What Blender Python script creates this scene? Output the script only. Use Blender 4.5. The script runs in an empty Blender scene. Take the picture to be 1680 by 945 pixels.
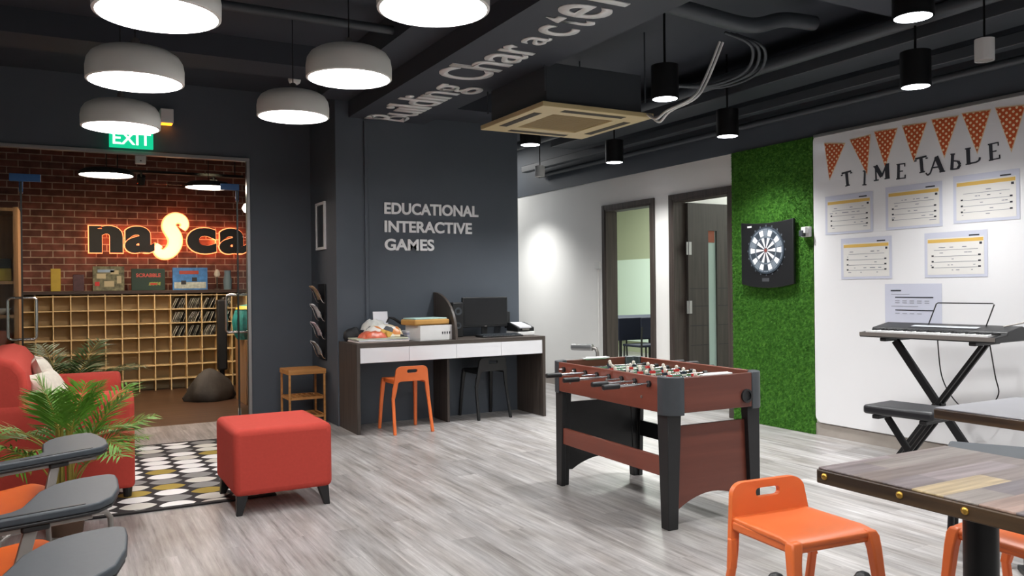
import bpy, bmesh, math, random
from mathutils import Vector, Matrix, Euler
random.seed(7)
S = bpy.context.scene
COL = S.collection
PI = math.pi

# ------------------------------------------------------------------ camera, world, exposure
def make_camera():
    yaw, pitch, roll = [math.radians(a) for a in (28.797, -0.1335, -0.6302)]
    f = Vector((math.sin(yaw)*math.cos(pitch), math.cos(yaw)*math.cos(pitch), math.sin(pitch)))
    r0 = Vector((math.cos(yaw), -math.sin(yaw), 0)); u0 = r0.cross(f)
    r = r0*math.cos(roll) + u0*math.sin(roll); u = -r0*math.sin(roll) + u0*math.cos(roll)
    cam = bpy.data.cameras.new('camera'); cam.sensor_width = 36; cam.lens = 36*1335.6/1680
    cam.clip_start = 0.05; cam.clip_end = 100
    o = bpy.data.objects.new('camera', cam); COL.objects.link(o)
    m = Matrix((r, u, -f)).transposed().to_4x4(); m.translation = (0, 0, 1.25)
    o.matrix_world = m
    S.camera = o
make_camera()
W = bpy.data.worlds.new('world'); S.world = W; W.use_nodes = True
W.node_tree.nodes['Background'].inputs[0].default_value = (0.75, 0.8, 0.9, 1)
W.node_tree.nodes['Background'].inputs[1].default_value = 0.02
S.view_settings.view_transform = 'Standard'; S.view_settings.look = 'None'
S.view_settings.gamma = 1; S.view_settings.use_curve_mapping = False
S.view_settings.exposure = 0.0
PENDANT = 25.0        # emission of the pendant diffusers
SPOT_W = 200.0         # watts of each downlight
ROOM_W = 130.0         # watts of the ceiling lamps in the next rooms

# ------------------------------------------------------------------ materials
def lin(h):
    h = h.lstrip('#'); out = []
    for i in (0, 2, 4):
        c = int(h[i:i+2], 16)/255
        out.append(c/12.92 if c <= .04045 else ((c+.055)/1.055)**2.4)
    return (*out, 1)
MATS = {}
def mat(name, col, rough=.6, metal=0, spec=.5, var=0, scale=12, bump=0, bscale=120, emit=0, ecol=None, stretch=(1, 1, 1)):
    if name in MATS: return MATS[name]
    m = bpy.data.materials.new(name); m.use_nodes = True; MATS[name] = m
    nt = m.node_tree; b = nt.nodes['Principled BSDF']
    c = lin(col)
    b.inputs['Base Color'].default_value = c; b.inputs['Roughness'].default_value = rough
    b.inputs['Metallic'].default_value = metal; b.inputs['Specular IOR Level'].default_value = spec
    tc = nt.nodes.new('ShaderNodeTexCoord'); mp = nt.nodes.new('ShaderNodeMapping')
    mp.inputs['Scale'].default_value = stretch
    nt.links.new(tc.outputs['Object'], mp.inputs[0])
    if var:
        n = nt.nodes.new('ShaderNodeTexNoise'); n.inputs['Scale'].default_value = scale; n.inputs['Detail'].default_value = 5
        nt.links.new(mp.outputs[0], n.inputs['Vector'])
        r = nt.nodes.new('ShaderNodeValToRGB')
        r.color_ramp.elements[0].position = .3; r.color_ramp.elements[1].position = .7
        r.color_ramp.elements[0].color = (*[x*(1-var) for x in c[:3]], 1)
        r.color_ramp.elements[1].color = (*[min(1, x*(1+var)) for x in c[:3]], 1)
        nt.links.new(n.outputs['Fac'], r.inputs[0]); nt.links.new(r.outputs[0], b.inputs['Base Color'])
    if bump:
        n2 = nt.nodes.new('ShaderNodeTexNoise'); n2.inputs['Scale'].default_value = bscale
        nt.links.new(mp.outputs[0], n2.inputs['Vector'])
        bp = nt.nodes.new('ShaderNodeBump'); bp.inputs['Strength'].default_value = bump; bp.inputs['Distance'].default_value = .01
        nt.links.new(n2.outputs['Fac'], bp.inputs['Height']); nt.links.new(bp.outputs[0], b.inputs['Normal'])
    if emit:
        b.inputs['Emission Color'].default_value = lin(ecol or col); b.inputs['Emission Strength'].default_value = emit
    return m

def N(nt, t, **k):
    n = nt.nodes.new(t)
    for a, v in k.items():
        if a.startswith('i_'): n.inputs[int(a[2:])].default_value = v
        else: setattr(n, a, v)
    return n
def ramp(nt, stops, interp='LINEAR'):
    r = nt.nodes.new('ShaderNodeValToRGB'); cr = r.color_ramp; cr.interpolation = interp
    while len(cr.elements) < len(stops): cr.elements.new(.5)
    for e, (p, c) in zip(cr.elements, stops): e.position = p; e.color = lin(c) if isinstance(c, str) else c
    return r

def floor_mat():
    m = bpy.data.materials.new('grey_plank_vinyl'); m.use_nodes = True; nt = m.node_tree; L = nt.links.new
    b = nt.nodes['Principled BSDF']
    tc = N(nt, 'ShaderNodeTexCoord'); mp = N(nt, 'ShaderNodeMapping'); mp.inputs['Rotation'].default_value = (0, 0, PI/2)
    L(tc.outputs['Object'], mp.inputs[0])
    br = N(nt, 'ShaderNodeTexBrick'); br.inputs['Scale'].default_value = 1; br.inputs['Brick Width'].default_value = 1.22
    br.inputs['Row Height'].default_value = .15; br.inputs['Mortar Size'].default_value = .0012; br.offset = .37
    br.inputs['Color1'].default_value = (0, 0, 0, 1); br.inputs['Color2'].default_value = (1, 1, 1, 1); br.inputs['Mortar'].default_value = (.3, .3, .3, 1)
    br.inputs['Bias'].default_value = 0
    L(mp.outputs[0], br.inputs['Vector'])
    m2 = N(nt, 'ShaderNodeMapping'); m2.inputs['Scale'].default_value = (1.9, 34, 1)
    L(mp.outputs[0], m2.inputs[0])
    add = N(nt, 'ShaderNodeVectorMath', operation='MULTIPLY_ADD'); add.inputs[1].default_value = (7, 7, 7)
    L(br.outputs['Color'], add.inputs[0]); L(m2.outputs[0], add.inputs[2])
    n1 = N(nt, 'ShaderNodeTexNoise'); n1.inputs['Scale'].default_value = 1; n1.inputs['Detail'].default_value = 7; n1.inputs['Roughness'].default_value = .68
    L(add.outputs[0], n1.inputs['Vector'])
    r1 = ramp(nt, [(.30, '#827f7d'), (.44, '#a8a5a3'), (.55, '#b8b5b3'), (.64, '#c7c5c3'), (.74, '#e2e0de')]); L(n1.outputs['Fac'], r1.inputs[0])
    n3 = N(nt, 'ShaderNodeTexNoise'); n3.inputs['Scale'].default_value = 3.5; n3.inputs['Detail'].default_value = 3
    m3 = N(nt, 'ShaderNodeMapping'); m3.inputs['Scale'].default_value = (.6, 2.5, 1); L(mp.outputs[0], m3.inputs[0]); L(m3.outputs[0], n3.inputs['Vector'])
    r3 = ramp(nt, [(.35, '#cbc6c2'), (.65, '#f6f6f8')]); L(n3.outputs['Fac'], r3.inputs[0])
    mx = N(nt, 'ShaderNodeMix', data_type='RGBA', blend_type='MULTIPLY'); mx.inputs[0].default_value = .75
    L(r1.outputs[0], mx.inputs[6]); L(r3.outputs[0], mx.inputs[7])
    rb = ramp(nt, [(0, '#d0d0d0'), (1, '#ffffff')]); L(br.outputs['Color'], rb.inputs[0])
    mx2 = N(nt, 'ShaderNodeMix', data_type='RGBA', blend_type='MULTIPLY'); mx2.inputs[0].default_value = .7
    L(mx.outputs[2], mx2.inputs[6]); L(rb.outputs[0], mx2.inputs[7])
    L(mx2.outputs[2], b.inputs['Base Color']); b.inputs['Roughness'].default_value = .38
    return m
def brick_mat():
    m = bpy.data.materials.new('red_brick'); m.use_nodes = True; nt = m.node_tree; L = nt.links.new
    b = nt.nodes['Principled BSDF']
    tc = N(nt, 'ShaderNodeTexCoord'); sx = N(nt, 'ShaderNodeSeparateXYZ'); cb = N(nt, 'ShaderNodeCombineXYZ')
    L(tc.outputs['Object'], sx.inputs[0]); L(sx.outputs[0], cb.inputs[0]); L(sx.outputs[2], cb.inputs[1])
    br = N(nt, 'ShaderNodeTexBrick'); br.inputs['Scale'].default_value = 1; br.inputs['Brick Width'].default_value = .235
    br.inputs['Row Height'].default_value = .083; br.inputs['Mortar Size'].default_value = .007; br.inputs['Mortar Smooth'].default_value = .3
    br.inputs['Color1'].default_value = lin('#945a4e'); br.inputs['Color2'].default_value = lin('#6b433c'); br.inputs['Mortar'].default_value = lin('#c7ae9f')
    L(cb.outputs[0], br.inputs['Vector'])
    n = N(nt, 'ShaderNodeTexNoise'); n.inputs['Scale'].default_value = 9; n.inputs['Detail'].default_value = 6; L(cb.outputs[0], n.inputs['Vector'])
    r = ramp(nt, [(.3, '#a09890'), (.7, '#ffffff')]); L(n.outputs['Fac'], r.inputs[0])
    mx = N(nt, 'ShaderNodeMix', data_type='RGBA', blend_type='MULTIPLY'); mx.inputs[0].default_value = .8
    L(br.outputs['Color'], mx.inputs[6]); L(r.outputs[0], mx.inputs[7]); L(mx.outputs[2], b.inputs['Base Color'])
    bp = N(nt, 'ShaderNodeBump'); bp.inputs['Strength'].default_value = .6; bp.inputs['Distance'].default_value = .01; bp.invert = True
    L(br.outputs['Fac'], bp.inputs['Height']); L(bp.outputs[0], b.inputs['Normal']); b.inputs['Roughness'].default_value = .85
    return m
def rug_mat():
    m = bpy.data.materials.new('oval_pattern_rug'); m.use_nodes = True; nt = m.node_tree; L = nt.links.new
    b = nt.nodes['Principled BSDF']; b.inputs['Roughness'].default_value = .95; b.inputs['Specular IOR Level'].default_value = .1
    tc = N(nt, 'ShaderNodeTexCoord'); sx = N(nt, 'ShaderNodeSeparateXYZ'); L(tc.outputs['Object'], sx.inputs[0])
    def M(op, a, bb=None, c=None):
        n = N(nt, 'ShaderNodeMath', operation=op)
        for i, v in enumerate((a, bb, c)):
            if v is None: continue
            if isinstance(v, (int, float)): n.inputs[i].default_value = v
            else: L(v, n.inputs[i])
        return n.outputs[0]
    u = M('DIVIDE', sx.outputs[0], .205); cu = M('FLOOR', u); fu = M('SUBTRACT', M('SUBTRACT', u, cu), .5)
    v = M('ADD', M('DIVIDE', sx.outputs[1], .158), M('MULTIPLY', cu, .37)); cv = M('FLOOR', v); fv = M('SUBTRACT', M('SUBTRACT', v, cv), .5)
    # lens: |fv| < .46*(1-(2fu)^2)
    lim = M('MULTIPLY', M('SUBTRACT', 1.0, M('POWER', M('ABSOLUTE', M('MULTIPLY', fu, 2.03)), 2.6)), .47)
    ins = M('LESS_THAN', M('ABSOLUTE', fv), lim)
    cb = N(nt, 'ShaderNodeCombineXYZ'); L(cu, cb.inputs[0]); L(cv, cb.inputs[1])
    wn = N(nt, 'ShaderNodeTexWhiteNoise', noise_dimensions='2D'); L(cb.outputs[0], wn.inputs['Vector'])
    r = ramp(nt, [(0, '#a8924c'), (.15, '#8d8b89'), (.34, '#d2cec5'), (.55, '#eceae8')], 'CONSTANT'); L(wn.outputs['Value'], r.inputs[0])
    mx = N(nt, 'ShaderNodeMix', data_type='RGBA'); L(ins, mx.inputs[0]); mx.inputs[6].default_value = lin('#3f3c3d'); L(r.outputs[0], mx.inputs[7])
    L(mx.outputs[2], b.inputs['Base Color'])
    n2 = N(nt, 'ShaderNodeTexNoise'); n2.inputs['Scale'].default_value = 400; L(tc.outputs['Object'], n2.inputs['Vector'])
    bp = N(nt, 'ShaderNodeBump'); bp.inputs['Strength'].default_value = .4; bp.inputs['Distance'].default_value = .005
    L(n2.outputs['Fac'], bp.inputs['Height']); L(bp.outputs[0], b.inputs['Normal'])
    return m
def wood_mat(name, c1, c2, axis=0, scale=1.0, rough=.5):
    if name in MATS: return MATS[name]
    m = bpy.data.materials.new(name); m.use_nodes = True; nt = m.node_tree; L = nt.links.new; MATS[name] = m
    b = nt.nodes['Principled BSDF']; b.inputs['Roughness'].default_value = rough
    tc = N(nt, 'ShaderNodeTexCoord'); mp = N(nt, 'ShaderNodeMapping')
    s = [30*scale]*3; s[axis] = 1.5*scale; mp.inputs['Scale'].default_value = s
    L(tc.outputs['Object'], mp.inputs[0])
    n = N(nt, 'ShaderNodeTexNoise'); n.inputs['Scale'].default_value = 1; n.inputs['Detail'].default_value = 5; L(mp.outputs[0], n.inputs['Vector'])
    r = ramp(nt, [(.33, c1), (.67, c2)]); L(n.outputs['Fac'], r.inputs[0]); L(r.outputs[0], b.inputs['Base Color'])
    return m
def patch_table_mat():
    m = bpy.data.materials.new('reclaimed_plank_top'); m.use_nodes = True; nt = m.node_tree; L = nt.links.new
    b = nt.nodes['Principled BSDF']; b.inputs['Roughness'].default_value = .3
    tc = N(nt, 'ShaderNodeTexCoord')
    br = N(nt, 'ShaderNodeTexBrick'); br.inputs['Scale'].default_value = 1; br.inputs['Brick Width'].default_value = .33
    br.inputs['Row Height'].default_value = .085; br.inputs['Mortar Size'].default_value = .0008; br.offset = .42
    br.inputs['Color1'].default_value = (0, 0, 0, 1); br.inputs['Color2'].default_value = (1, 1, 1, 1); br.inputs['Mortar'].default_value = (.1, .1, .1, 1)
    L(tc.outputs['Object'], br.inputs['Vector'])
    r = ramp(nt, [(0, '#8f827d'), (.18, '#a3979a'), (.36, '#8d8385'), (.5, '#d0bb92'), (.62, '#a09892'), (.75, '#bb9f92'), (.88, '#857d82')], 'CONSTANT'); L(br.outputs['Color'], r.inputs[0])
    mp = N(nt, 'ShaderNodeMapping'); mp.inputs['Scale'].default_value = (4, 60, 1); L(tc.outputs['Object'], mp.inputs[0])
    n = N(nt, 'ShaderNodeTexNoise'); n.inputs['Scale'].default_value = 1; n.inputs['Detail'].default_value = 6; L(mp.outputs[0], n.inputs['Vector'])
    r2 = ramp(nt, [(.3, '#a39c96'), (.7, '#ffffff')]); L(n.outputs['Fac'], r2.inputs[0])
    mx = N(nt, 'ShaderNodeMix', data_type='RGBA', blend_type='MULTIPLY'); mx.inputs[0].default_value = .8
    L(r.outputs[0], mx.inputs[6]); L(r2.outputs[0], mx.inputs[7]); L(mx.outputs[2], b.inputs['Base Color'])
    return m
def glass_mat(name, tint=(.96, .98, .97, 1), refl=.5):
    m = bpy.data.materials.new(name); m.use_nodes = True; nt = m.node_tree; L = nt.links.new
    nt.nodes.remove(nt.nodes['Principled BSDF']); out = nt.nodes['Material Output']
    t = N(nt, 'ShaderNodeBsdfTransparent'); t.inputs[0].default_value = tint
    g = N(nt, 'ShaderNodeBsdfGlossy'); g.inputs['Roughness'].default_value = .02
    f = N(nt, 'ShaderNodeFresnel'); f.inputs[0].default_value = 1.45
    mu = N(nt, 'ShaderNodeMath', operation='MULTIPLY'); mu.inputs[1].default_value = refl; L(f.outputs[0], mu.inputs[0])
    mx = N(nt, 'ShaderNodeMixShader'); L(mu.outputs[0], mx.inputs[0]); L(t.outputs[0], mx.inputs[1]); L(g.outputs[0], mx.inputs[2])
    L(mx.outputs[0], out.inputs[0])
    return m
def dots_mat():
    m = bpy.data.materials.new('orange_polka_paper'); m.use_nodes = True; nt = m.node_tree; L = nt.links.new
    b = nt.nodes['Principled BSDF']; b.inputs['Roughness'].default_value = .7
    tc = N(nt, 'ShaderNodeTexCoord'); mp = N(nt, 'ShaderNodeMapping'); mp.inputs['Rotation'].default_value = (PI/4, 0, 0); mp.inputs['Scale'].default_value = (0, 1/.031, 1/.031)
    L(tc.outputs['Object'], mp.inputs[0])
    fr = N(nt, 'ShaderNodeVectorMath', operation='FRACTION'); L(mp.outputs[0], fr.inputs[0])
    sb = N(nt, 'ShaderNodeVectorMath', operation='SUBTRACT'); sb.inputs[1].default_value = (0, .5, .5); L(fr.outputs[0], sb.inputs[0])
    ln = N(nt, 'ShaderNodeVectorMath', operation='LENGTH'); L(sb.outputs[0], ln.inputs[0])
    lt = N(nt, 'ShaderNodeMath', operation='LESS_THAN'); lt.inputs[1].default_value = .27; L(ln.outputs['Value'], lt.inputs[0])
    mx = N(nt, 'ShaderNodeMix', data_type='RGBA'); L(lt.outputs[0], mx.inputs[0]); mx.inputs[6].default_value = lin('#c2531f'); mx.inputs[7].default_value = lin('#f3d9b4')
    L(mx.outputs[2], b.inputs['Base Color'])
    return m
def grass_mat():
    m = bpy.data.materials.new('artificial_turf'); m.use_nodes = True; nt = m.node_tree; L = nt.links.new
    b = nt.nodes['Principled BSDF']; b.inputs['Roughness'].default_value = .7; b.inputs['Specular IOR Level'].default_value = .2
    oi = N(nt, 'ShaderNodeTexCoord')
    n = N(nt, 'ShaderNodeTexNoise'); n.inputs['Scale'].default_value = 45; n.inputs['Detail'].default_value = 4; L(oi.outputs['Object'], n.inputs['Vector'])
    r = ramp(nt, [(.3, '#315e1e'), (.5, '#477c2c'), (.7, '#629a3c')]); L(n.outputs['Fac'], r.inputs[0]); L(r.outputs[0], b.inputs['Base Color'])
    return m

M_floor = floor_mat(); M_brick = brick_mat(); M_rug = rug_mat(); M_patch = patch_table_mat(); M_dots = dots_mat(); M_grass = grass_mat()
M_glass = glass_mat('clear_glass'); M_glassg = glass_mat('door_glass', (.9, .96, .93, 1))
M_wall = mat('dark_slate_paint', '#4f565f', .55, var=.04, scale=3, bump=.05, bscale=60)
M_ceil = mat('charcoal_paint', '#3b3f48', .6, var=.06, scale=4)
M_pipe = mat('charcoal_pipe_paint', '#41464c', .45)
M_white = mat('white_paint', '#efeeea', .6, var=.015, scale=2)
M_board = mat('white_gloss_panel', '#e6e6e8', .22, var=.01, scale=2)
M_skirt = mat('taupe_skirting', '#a29a92', .6, var=.05)
M_dkwood = wood_mat('dark_walnut_laminate', '#352e2a', '#4d443e', 2, 1.2)
M_dkwoodx = wood_mat('dark_walnut_laminate_flat', '#3a332f', '#514842', 0, 1.2)
M_doorw = wood_mat('smoked_oak_door', '#2c2825', '#413b36', 2, 1.0)
M_brownfl = wood_mat('reception_brown_floor', '#3f2c20', '#5a4130', 0, .5, .4)
M_birch = mat('birch_shelf', '#d9bf90', .6, var=.06, scale=8)
M_birchback = mat('shelf_back_board', '#a8946f', .7, var=.06, scale=6)
M_oak = wood_mat('bamboo', '#a8713a', '#c58e50', 0, 1.0)
M_orange = mat('orange_plastic', '#e37138', .38, var=.02, scale=5)
M_orangec = mat('bright_orange_shell', '#cf5a00', .6, spec=.2)
M_black = mat('black_plastic', '#17181a', .45)
M_blackm = mat('black_metal', '#121316', .4, metal=.3)
M_dgrey = mat('dark_grey_plastic', '#3b4045', .42, var=.05, scale=30)
M_tablet = mat('tablet_grey_laminate', '#353d44', .5, var=.06, scale=60)
M_steel = mat('grey_painted_steel', '#8e8a86', .35, metal=.6)
M_chrome = mat('chrome', '#d8d8da', .15, metal=1)
M_alu = mat('aluminium', '#a9a9a9', .35, metal=.8)
M_redfab = mat('red_fabric', '#bd483e', .9, spec=.2, var=.04, scale=60, bump=.25, bscale=500)
M_cream = mat('cream_fabric', '#d9d2c4', .9, var=.07, scale=40, bump=.2, bscale=300)
M_whitepl = mat('white_plastic', '#e2e2e2', .4)
M_whitedr = mat('white_drawer_laminate', '#e6e6ea', .35)
M_shade = mat('white_enamel', '#f0f0ec', .45)
M_diff = mat('lamp_diffuser', '#ffffff', .5, emit=PENDANT, ecol='#fffdfb')
M_diffr = mat('reception_lamp_diffuser', '#ffffff', .5, emit=60, ecol='#ffe9d6')
M_led = mat('downlight_lens', '#ffffff', .4, emit=14, ecol='#f4f6ff')
M_letter = mat('white_letter_face', '#f8f8fa', .5)
M_greyletter = mat('silver_letter_face', '#efefef', .5)
M_beige = mat('beige_plastic', '#cdb98c', .5)
M_beiged = mat('beige_grille', '#a38f68', .6)
M_foos = wood_mat('foosball_mahogany', '#5c3026', '#69392d', 0, .7, .35)
M_foosr = wood_mat('foosball_rail', '#74392c', '#7f4335', 1, .7, .35)
M_pitch = mat('pitch_green', '#35784a', .5)
M_redpl = mat('red_plastic', '#c22a28', .4)
M_navypl = mat('navy_plastic', '#1f2a3a', .4)
M_skin = mat('pale_plastic', '#d9cfc6', .5)
M_leaf = mat('palm_green', '#5d8d2c', .5, var=.2, scale=10)
M_leafd = mat('palm_dark_green', '#3b5a24', .55, var=.2, scale=10)
M_stem = mat('palm_stem', '#9a8a3a', .5)
M_clay = mat('brown_pot', '#5a4334', .6)
M_paper = mat('white_paper', '#e9e9ef', .5)
M_sheet = mat('timetable_sheet', '#dcdad6', .5)
M_lav = mat('laminate_pouch', '#c6c9d8', .3)
M_band = mat('ochre_band', '#d9b25c', .5)
M_ink = mat('dark_ink', '#2a2c34', .6)
M_inkg = mat('grey_ink', '#8c8f98', .6)
M_screen = mat('dark_screen', '#0e1012', .2)
M_teal = mat('teal_cloth', '#1f7f7c', .6, var=.3, scale=30)
M_yel = mat('yellow_plastic', '#d8b62e', .5)
M_greygreen = mat('grey_green_paint', '#a3a98f', .6)
M_navycl = mat('navy_cloth', '#1a2036', .8)
M_greybag = mat('dark_grey_nylon', '#38342f', .7, var=.2, scale=12, bump=.4, bscale=12)
M_gold = mat('brass_stud', '#c89f4c', .3, metal=.9)
M_edge = wood_mat('dark_table_edge', '#32251b', '#5a4630', 0, 1.0, .4)
M_edgey = wood_mat('dark_table_edge_side', '#32251b', '#5a4630', 1, 1.0, .4)
M_greytop = mat('grey_table_top', '#7d7d82', .3, var=.05, scale=8)
M_exit = mat('exit_green_face', '#12a06a', .5, emit=.9, ecol='#12d69a')
M_exitw = mat('exit_letter_face', '#ffffff', .5, emit=1.3)
M_glow = mat('glowing_letter_face', '#ffe6cc', .5, emit=1.6, ecol='#ffcfa0')
M_redglow = mat('red_orange_halo_light', '#ff5a20', .5, emit=3.0, ecol='#ff9058')
M_signblk = mat('black_sign_face', '#191614', .5)
M_woodwall = wood_mat('reception_oak', '#8e6844', '#ab8058', 2, .8)
M_bluetape = mat('blue_film', '#2a5f9a', .4)
M_bluegame = mat('blue_box_print', '#3f78b8', .5, var=.3, scale=18)
M_mixgame = mat('mixed_box_print', '#6a6a52', .5, var=.7, scale=22)
M_greengame = mat('green_box_print', '#1f3a30', .5)
M_amber = mat('amber_led', '#ff9a30', .4, emit=4, ecol='#ff8a20')

# ------------------------------------------------------------------ mesh helpers
class MB:
    def __init__(s): s.bm = bmesh.new(); s.mi = 0
    def face(s, pts):
        f = s.bm.faces.new([s.bm.verts.new(p) for p in pts]); f.material_index = s.mi; return s
    def box(s, x0, y0, z0, x1, y1, z1):
        v = [s.bm.verts.new(p) for p in ((x0,y0,z0),(x1,y0,z0),(x1,y1,z0),(x0,y1,z0),(x0,y0,z1),(x1,y0,z1),(x1,y1,z1),(x0,y1,z1))]
        for q in ((0,3,2,1),(4,5,6,7),(0,1,5,4),(1,2,6,5),(2,3,7,6),(3,0,4,7)):
            s.bm.faces.new([v[i] for i in q]).material_index = s.mi
        return s
    def loft(s, rings, cap=True):
        R = [[s.bm.verts.new(p) for p in r] for r in rings]; n = len(R[0])
        for a, b in zip(R, R[1:]):
            for i in range(n): s.bm.faces.new((a[i], a[(i+1) % n], b[(i+1) % n], b[i])).material_index = s.mi
        if cap:
            s.bm.faces.new(list(reversed(R[0]))).material_index = s.mi; s.bm.faces.new(R[-1]).material_index = s.mi
        return s
    def tube(s, pts, r, seg=8, flat=1.0, up=None):
        pts = [Vector(p) for p in pts]; n = len(pts); rs = r if isinstance(r, (list, tuple)) else [r]*n
        rings = []; prev = None
        for i, p in enumerate(pts):
            t = (pts[min(i+1, n-1)] - pts[max(i-1, 0)]).normalized()
            if prev is None:
                a = Vector(up) if up else (Vector((0, 0, 1)) if abs(t.z) < .9 else Vector((1, 0, 0)))
                u = (a - t*a.dot(t)).normalized()
            else: u = (prev - t*prev.dot(t)).normalized()
            prev = u; w = t.cross(u)
            rings.append([p + (u*math.cos(k*2*PI/seg)*flat + w*math.sin(k*2*PI/seg))*rs[i] for k in range(seg)])
        return s.loft(rings)
    def cyl(s, p0, p1, r, seg=20, r1=None): return s.tube([p0, p1], [r, r if r1 is None else r1], seg)
    def lathe(s, prof, c=(0, 0, 0), seg=40, cap=False):
        rings = [[(c[0]+r*math.cos(k*2*PI/seg), c[1]+r*math.sin(k*2*PI/seg), c[2]+z) for k in range(seg)] for r, z in prof]
        return s.loft(rings, cap)
    def prism(s, poly, axis, a, b):
        def P(u, v, w): return {'x': (w, u, v), 'y': (u, w, v), 'z': (u, v, w)}[axis]
        return s.loft([[P(u, v, a) for u, v in poly], [P(u, v, b) for u, v in poly]])
    def bar(s, p0, p1, w, h, up=(0, 0, 1)):
        p0, p1 = Vector(p0), Vector(p1); t = (p1-p0).normalized(); up = Vector(up)
        if abs(t.dot(up)) > .98: up = Vector((1, 0, 0))
        v = t.cross(up).normalized()*w/2; u = v.cross(t).normalized()*h/2
        return s.loft([[p+v+u, p-v+u, p-v-u, p+v-u] for p in (p0, p1)])
    def holed(s, outer, hole, axis, a, b):
        """flat plate with one hole, from a to b along axis"""
        def P(q, w): u, v = q; return {'x': (w, u, v), 'y': (u, w, v), 'z': (u, v, w)}[axis]
        bm = s.bm; edges = []; loops = []
        for lp in (outer, hole):
            vs = [bm.verts.new(P(q, a)) for q in lp]; loops.append(vs)
            edges += [bm.edges.new((vs[i], vs[(i+1) % len(vs)])) for i in range(len(vs))]
        res = bmesh.ops.triangle_fill(bm, use_beauty=True, edges=edges)
        fs = [g for g in res['geom'] if isinstance(g, bmesh.types.BMFace)]
        ex = bmesh.ops.extrude_face_region(bm, geom=fs, use_keep_orig=True)
        d = {'x': (b-a, 0, 0), 'y': (0, b-a, 0), 'z': (0, 0, b-a)}[axis]
        bmesh.ops.translate(bm, verts=[g for g in ex['geom'] if isinstance(g, bmesh.types.BMVert)], vec=d)
        return s
    def xf(s, m): bmesh.ops.transform(s.bm, matrix=m, verts=s.bm.verts); return s
    def build(s, name, m, parent=None, smooth=False, bevel=0, seg=2, subd=0, loc=None, rot=None):
        bm = s.bm; bmesh.ops.recalc_face_normals(bm, faces=bm.faces)
        me = bpy.data.meshes.new(name); bm.to_mesh(me); bm.free()
        for x in (m if isinstance(m, (list, tuple)) else [m]): me.materials.append(x)
        if smooth: me.shade_smooth()
        o = bpy.data.objects.new(name, me); COL.objects.link(o)
        if parent: o.parent = parent
        if loc: o.location = loc
        if rot: o.rotation_euler = rot
        if bevel:
            md = o.modifiers.new('bevel', 'BEVEL'); md.width = bevel; md.segments = seg; md.limit_method = 'ANGLE'; md.angle_limit = math.radians(35)
            me.shade_smooth(); md.harden_normals = False
            if not smooth:
                try: me.set_sharp_from_angle(angle=math.radians(40))
                except Exception: pass
        if subd:
            md = o.modifiers.new('sub', 'SUBSURF'); md.levels = subd; md.render_levels = subd; me.shade_smooth()
        if smooth and not subd and not bevel:
            try: me.set_sharp_from_angle(angle=math.radians(45))
            except Exception: pass
        return o
def thing(name, label, cat, loc=(0, 0, 0), rz=0, group=None):
    o = bpy.data.objects.new(name, None); COL.objects.link(o); o.empty_display_size = .1
    o.location = loc; o.rotation_euler = (0, 0, rz); o['label'] = label; o['category'] = cat
    if group: o['group'] = group
    return o
def tag(o, label, cat, group=None, kind=None):
    if label: o['label'] = label
    if cat: o['category'] = cat
    if group: o['group'] = group
    if kind: o['kind'] = kind
    return o
def struct(o): o['kind'] = 'structure'; return o
def dup(root, label, loc, rz=None, group=None):
    r = root.copy(); COL.objects.link(r); r.location = loc; r['label'] = label
    if rz is not None: r.rotation_euler = (0, 0, rz)
    if group: r['group'] = group
    for ch in list(root.children):
        c = ch.copy(); COL.objects.link(c); c.parent = r
        for g in list(ch.children):
            d = g.copy(); COL.objects.link(d); d.parent = c
    return r
def rrect(x0, y0, x1, y1, r, n=6):
    out = []
    for cx, cy, a0 in ((x1-r, y1-r, 0), (x0+r, y1-r, 90), (x0+r, y0+r, 180), (x1-r, y0+r, 270)):
        for k in range(n+1):
            a = math.radians(a0+90*k/n); out.append((cx+r*math.cos(a), cy+r*math.sin(a)))
    return out
def text_mb(s, size, ext, offset=0, sx=1.0, align='LEFT', space=1.0):
    cu = bpy.data.curves.new('t', 'FONT'); cu.body = s; cu.size = size; cu.extrude = ext; cu.offset = offset; cu.align_x = align
    cu.space_character = space; cu.resolution_u = 6
    o = bpy.data.objects.new('t', cu); COL.objects.link(o)
    dg = bpy.context.evaluated_depsgraph_get(); me = bpy.data.meshes.new_from_object(o.evaluated_get(dg))
    mb = MB(); mb.bm.from_mesh(me)
    bpy.data.objects.remove(o); bpy.data.curves.remove(cu); bpy.data.meshes.remove(me)
    if sx != 1: mb.xf(Matrix.Diagonal((sx, 1, 1, 1)))
    return mb
def width_of(mb):
    xs = [v.co.x for v in mb.bm.verts]; return min(xs), max(xs)
FACE_NY = Matrix(((1,0,0,0),(0,0,-1,0),(0,1,0,0),(0,0,0,1)))          # text on a wall facing -Y, reads +X
FACE_NX = Matrix(((0,0,-1,0),(-1,0,0,0),(0,1,0,0),(0,0,0,1)))         # text on a wall facing -X, reads -Y
FACE_DN = Matrix(((0,-1,0,0),(-1,0,0,0),(0,0,-1,0),(0,0,0,1)))        # text on an underside, reads -Y, top towards -X
def T(x, y, z): return Matrix.Translation((x, y, z))

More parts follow.
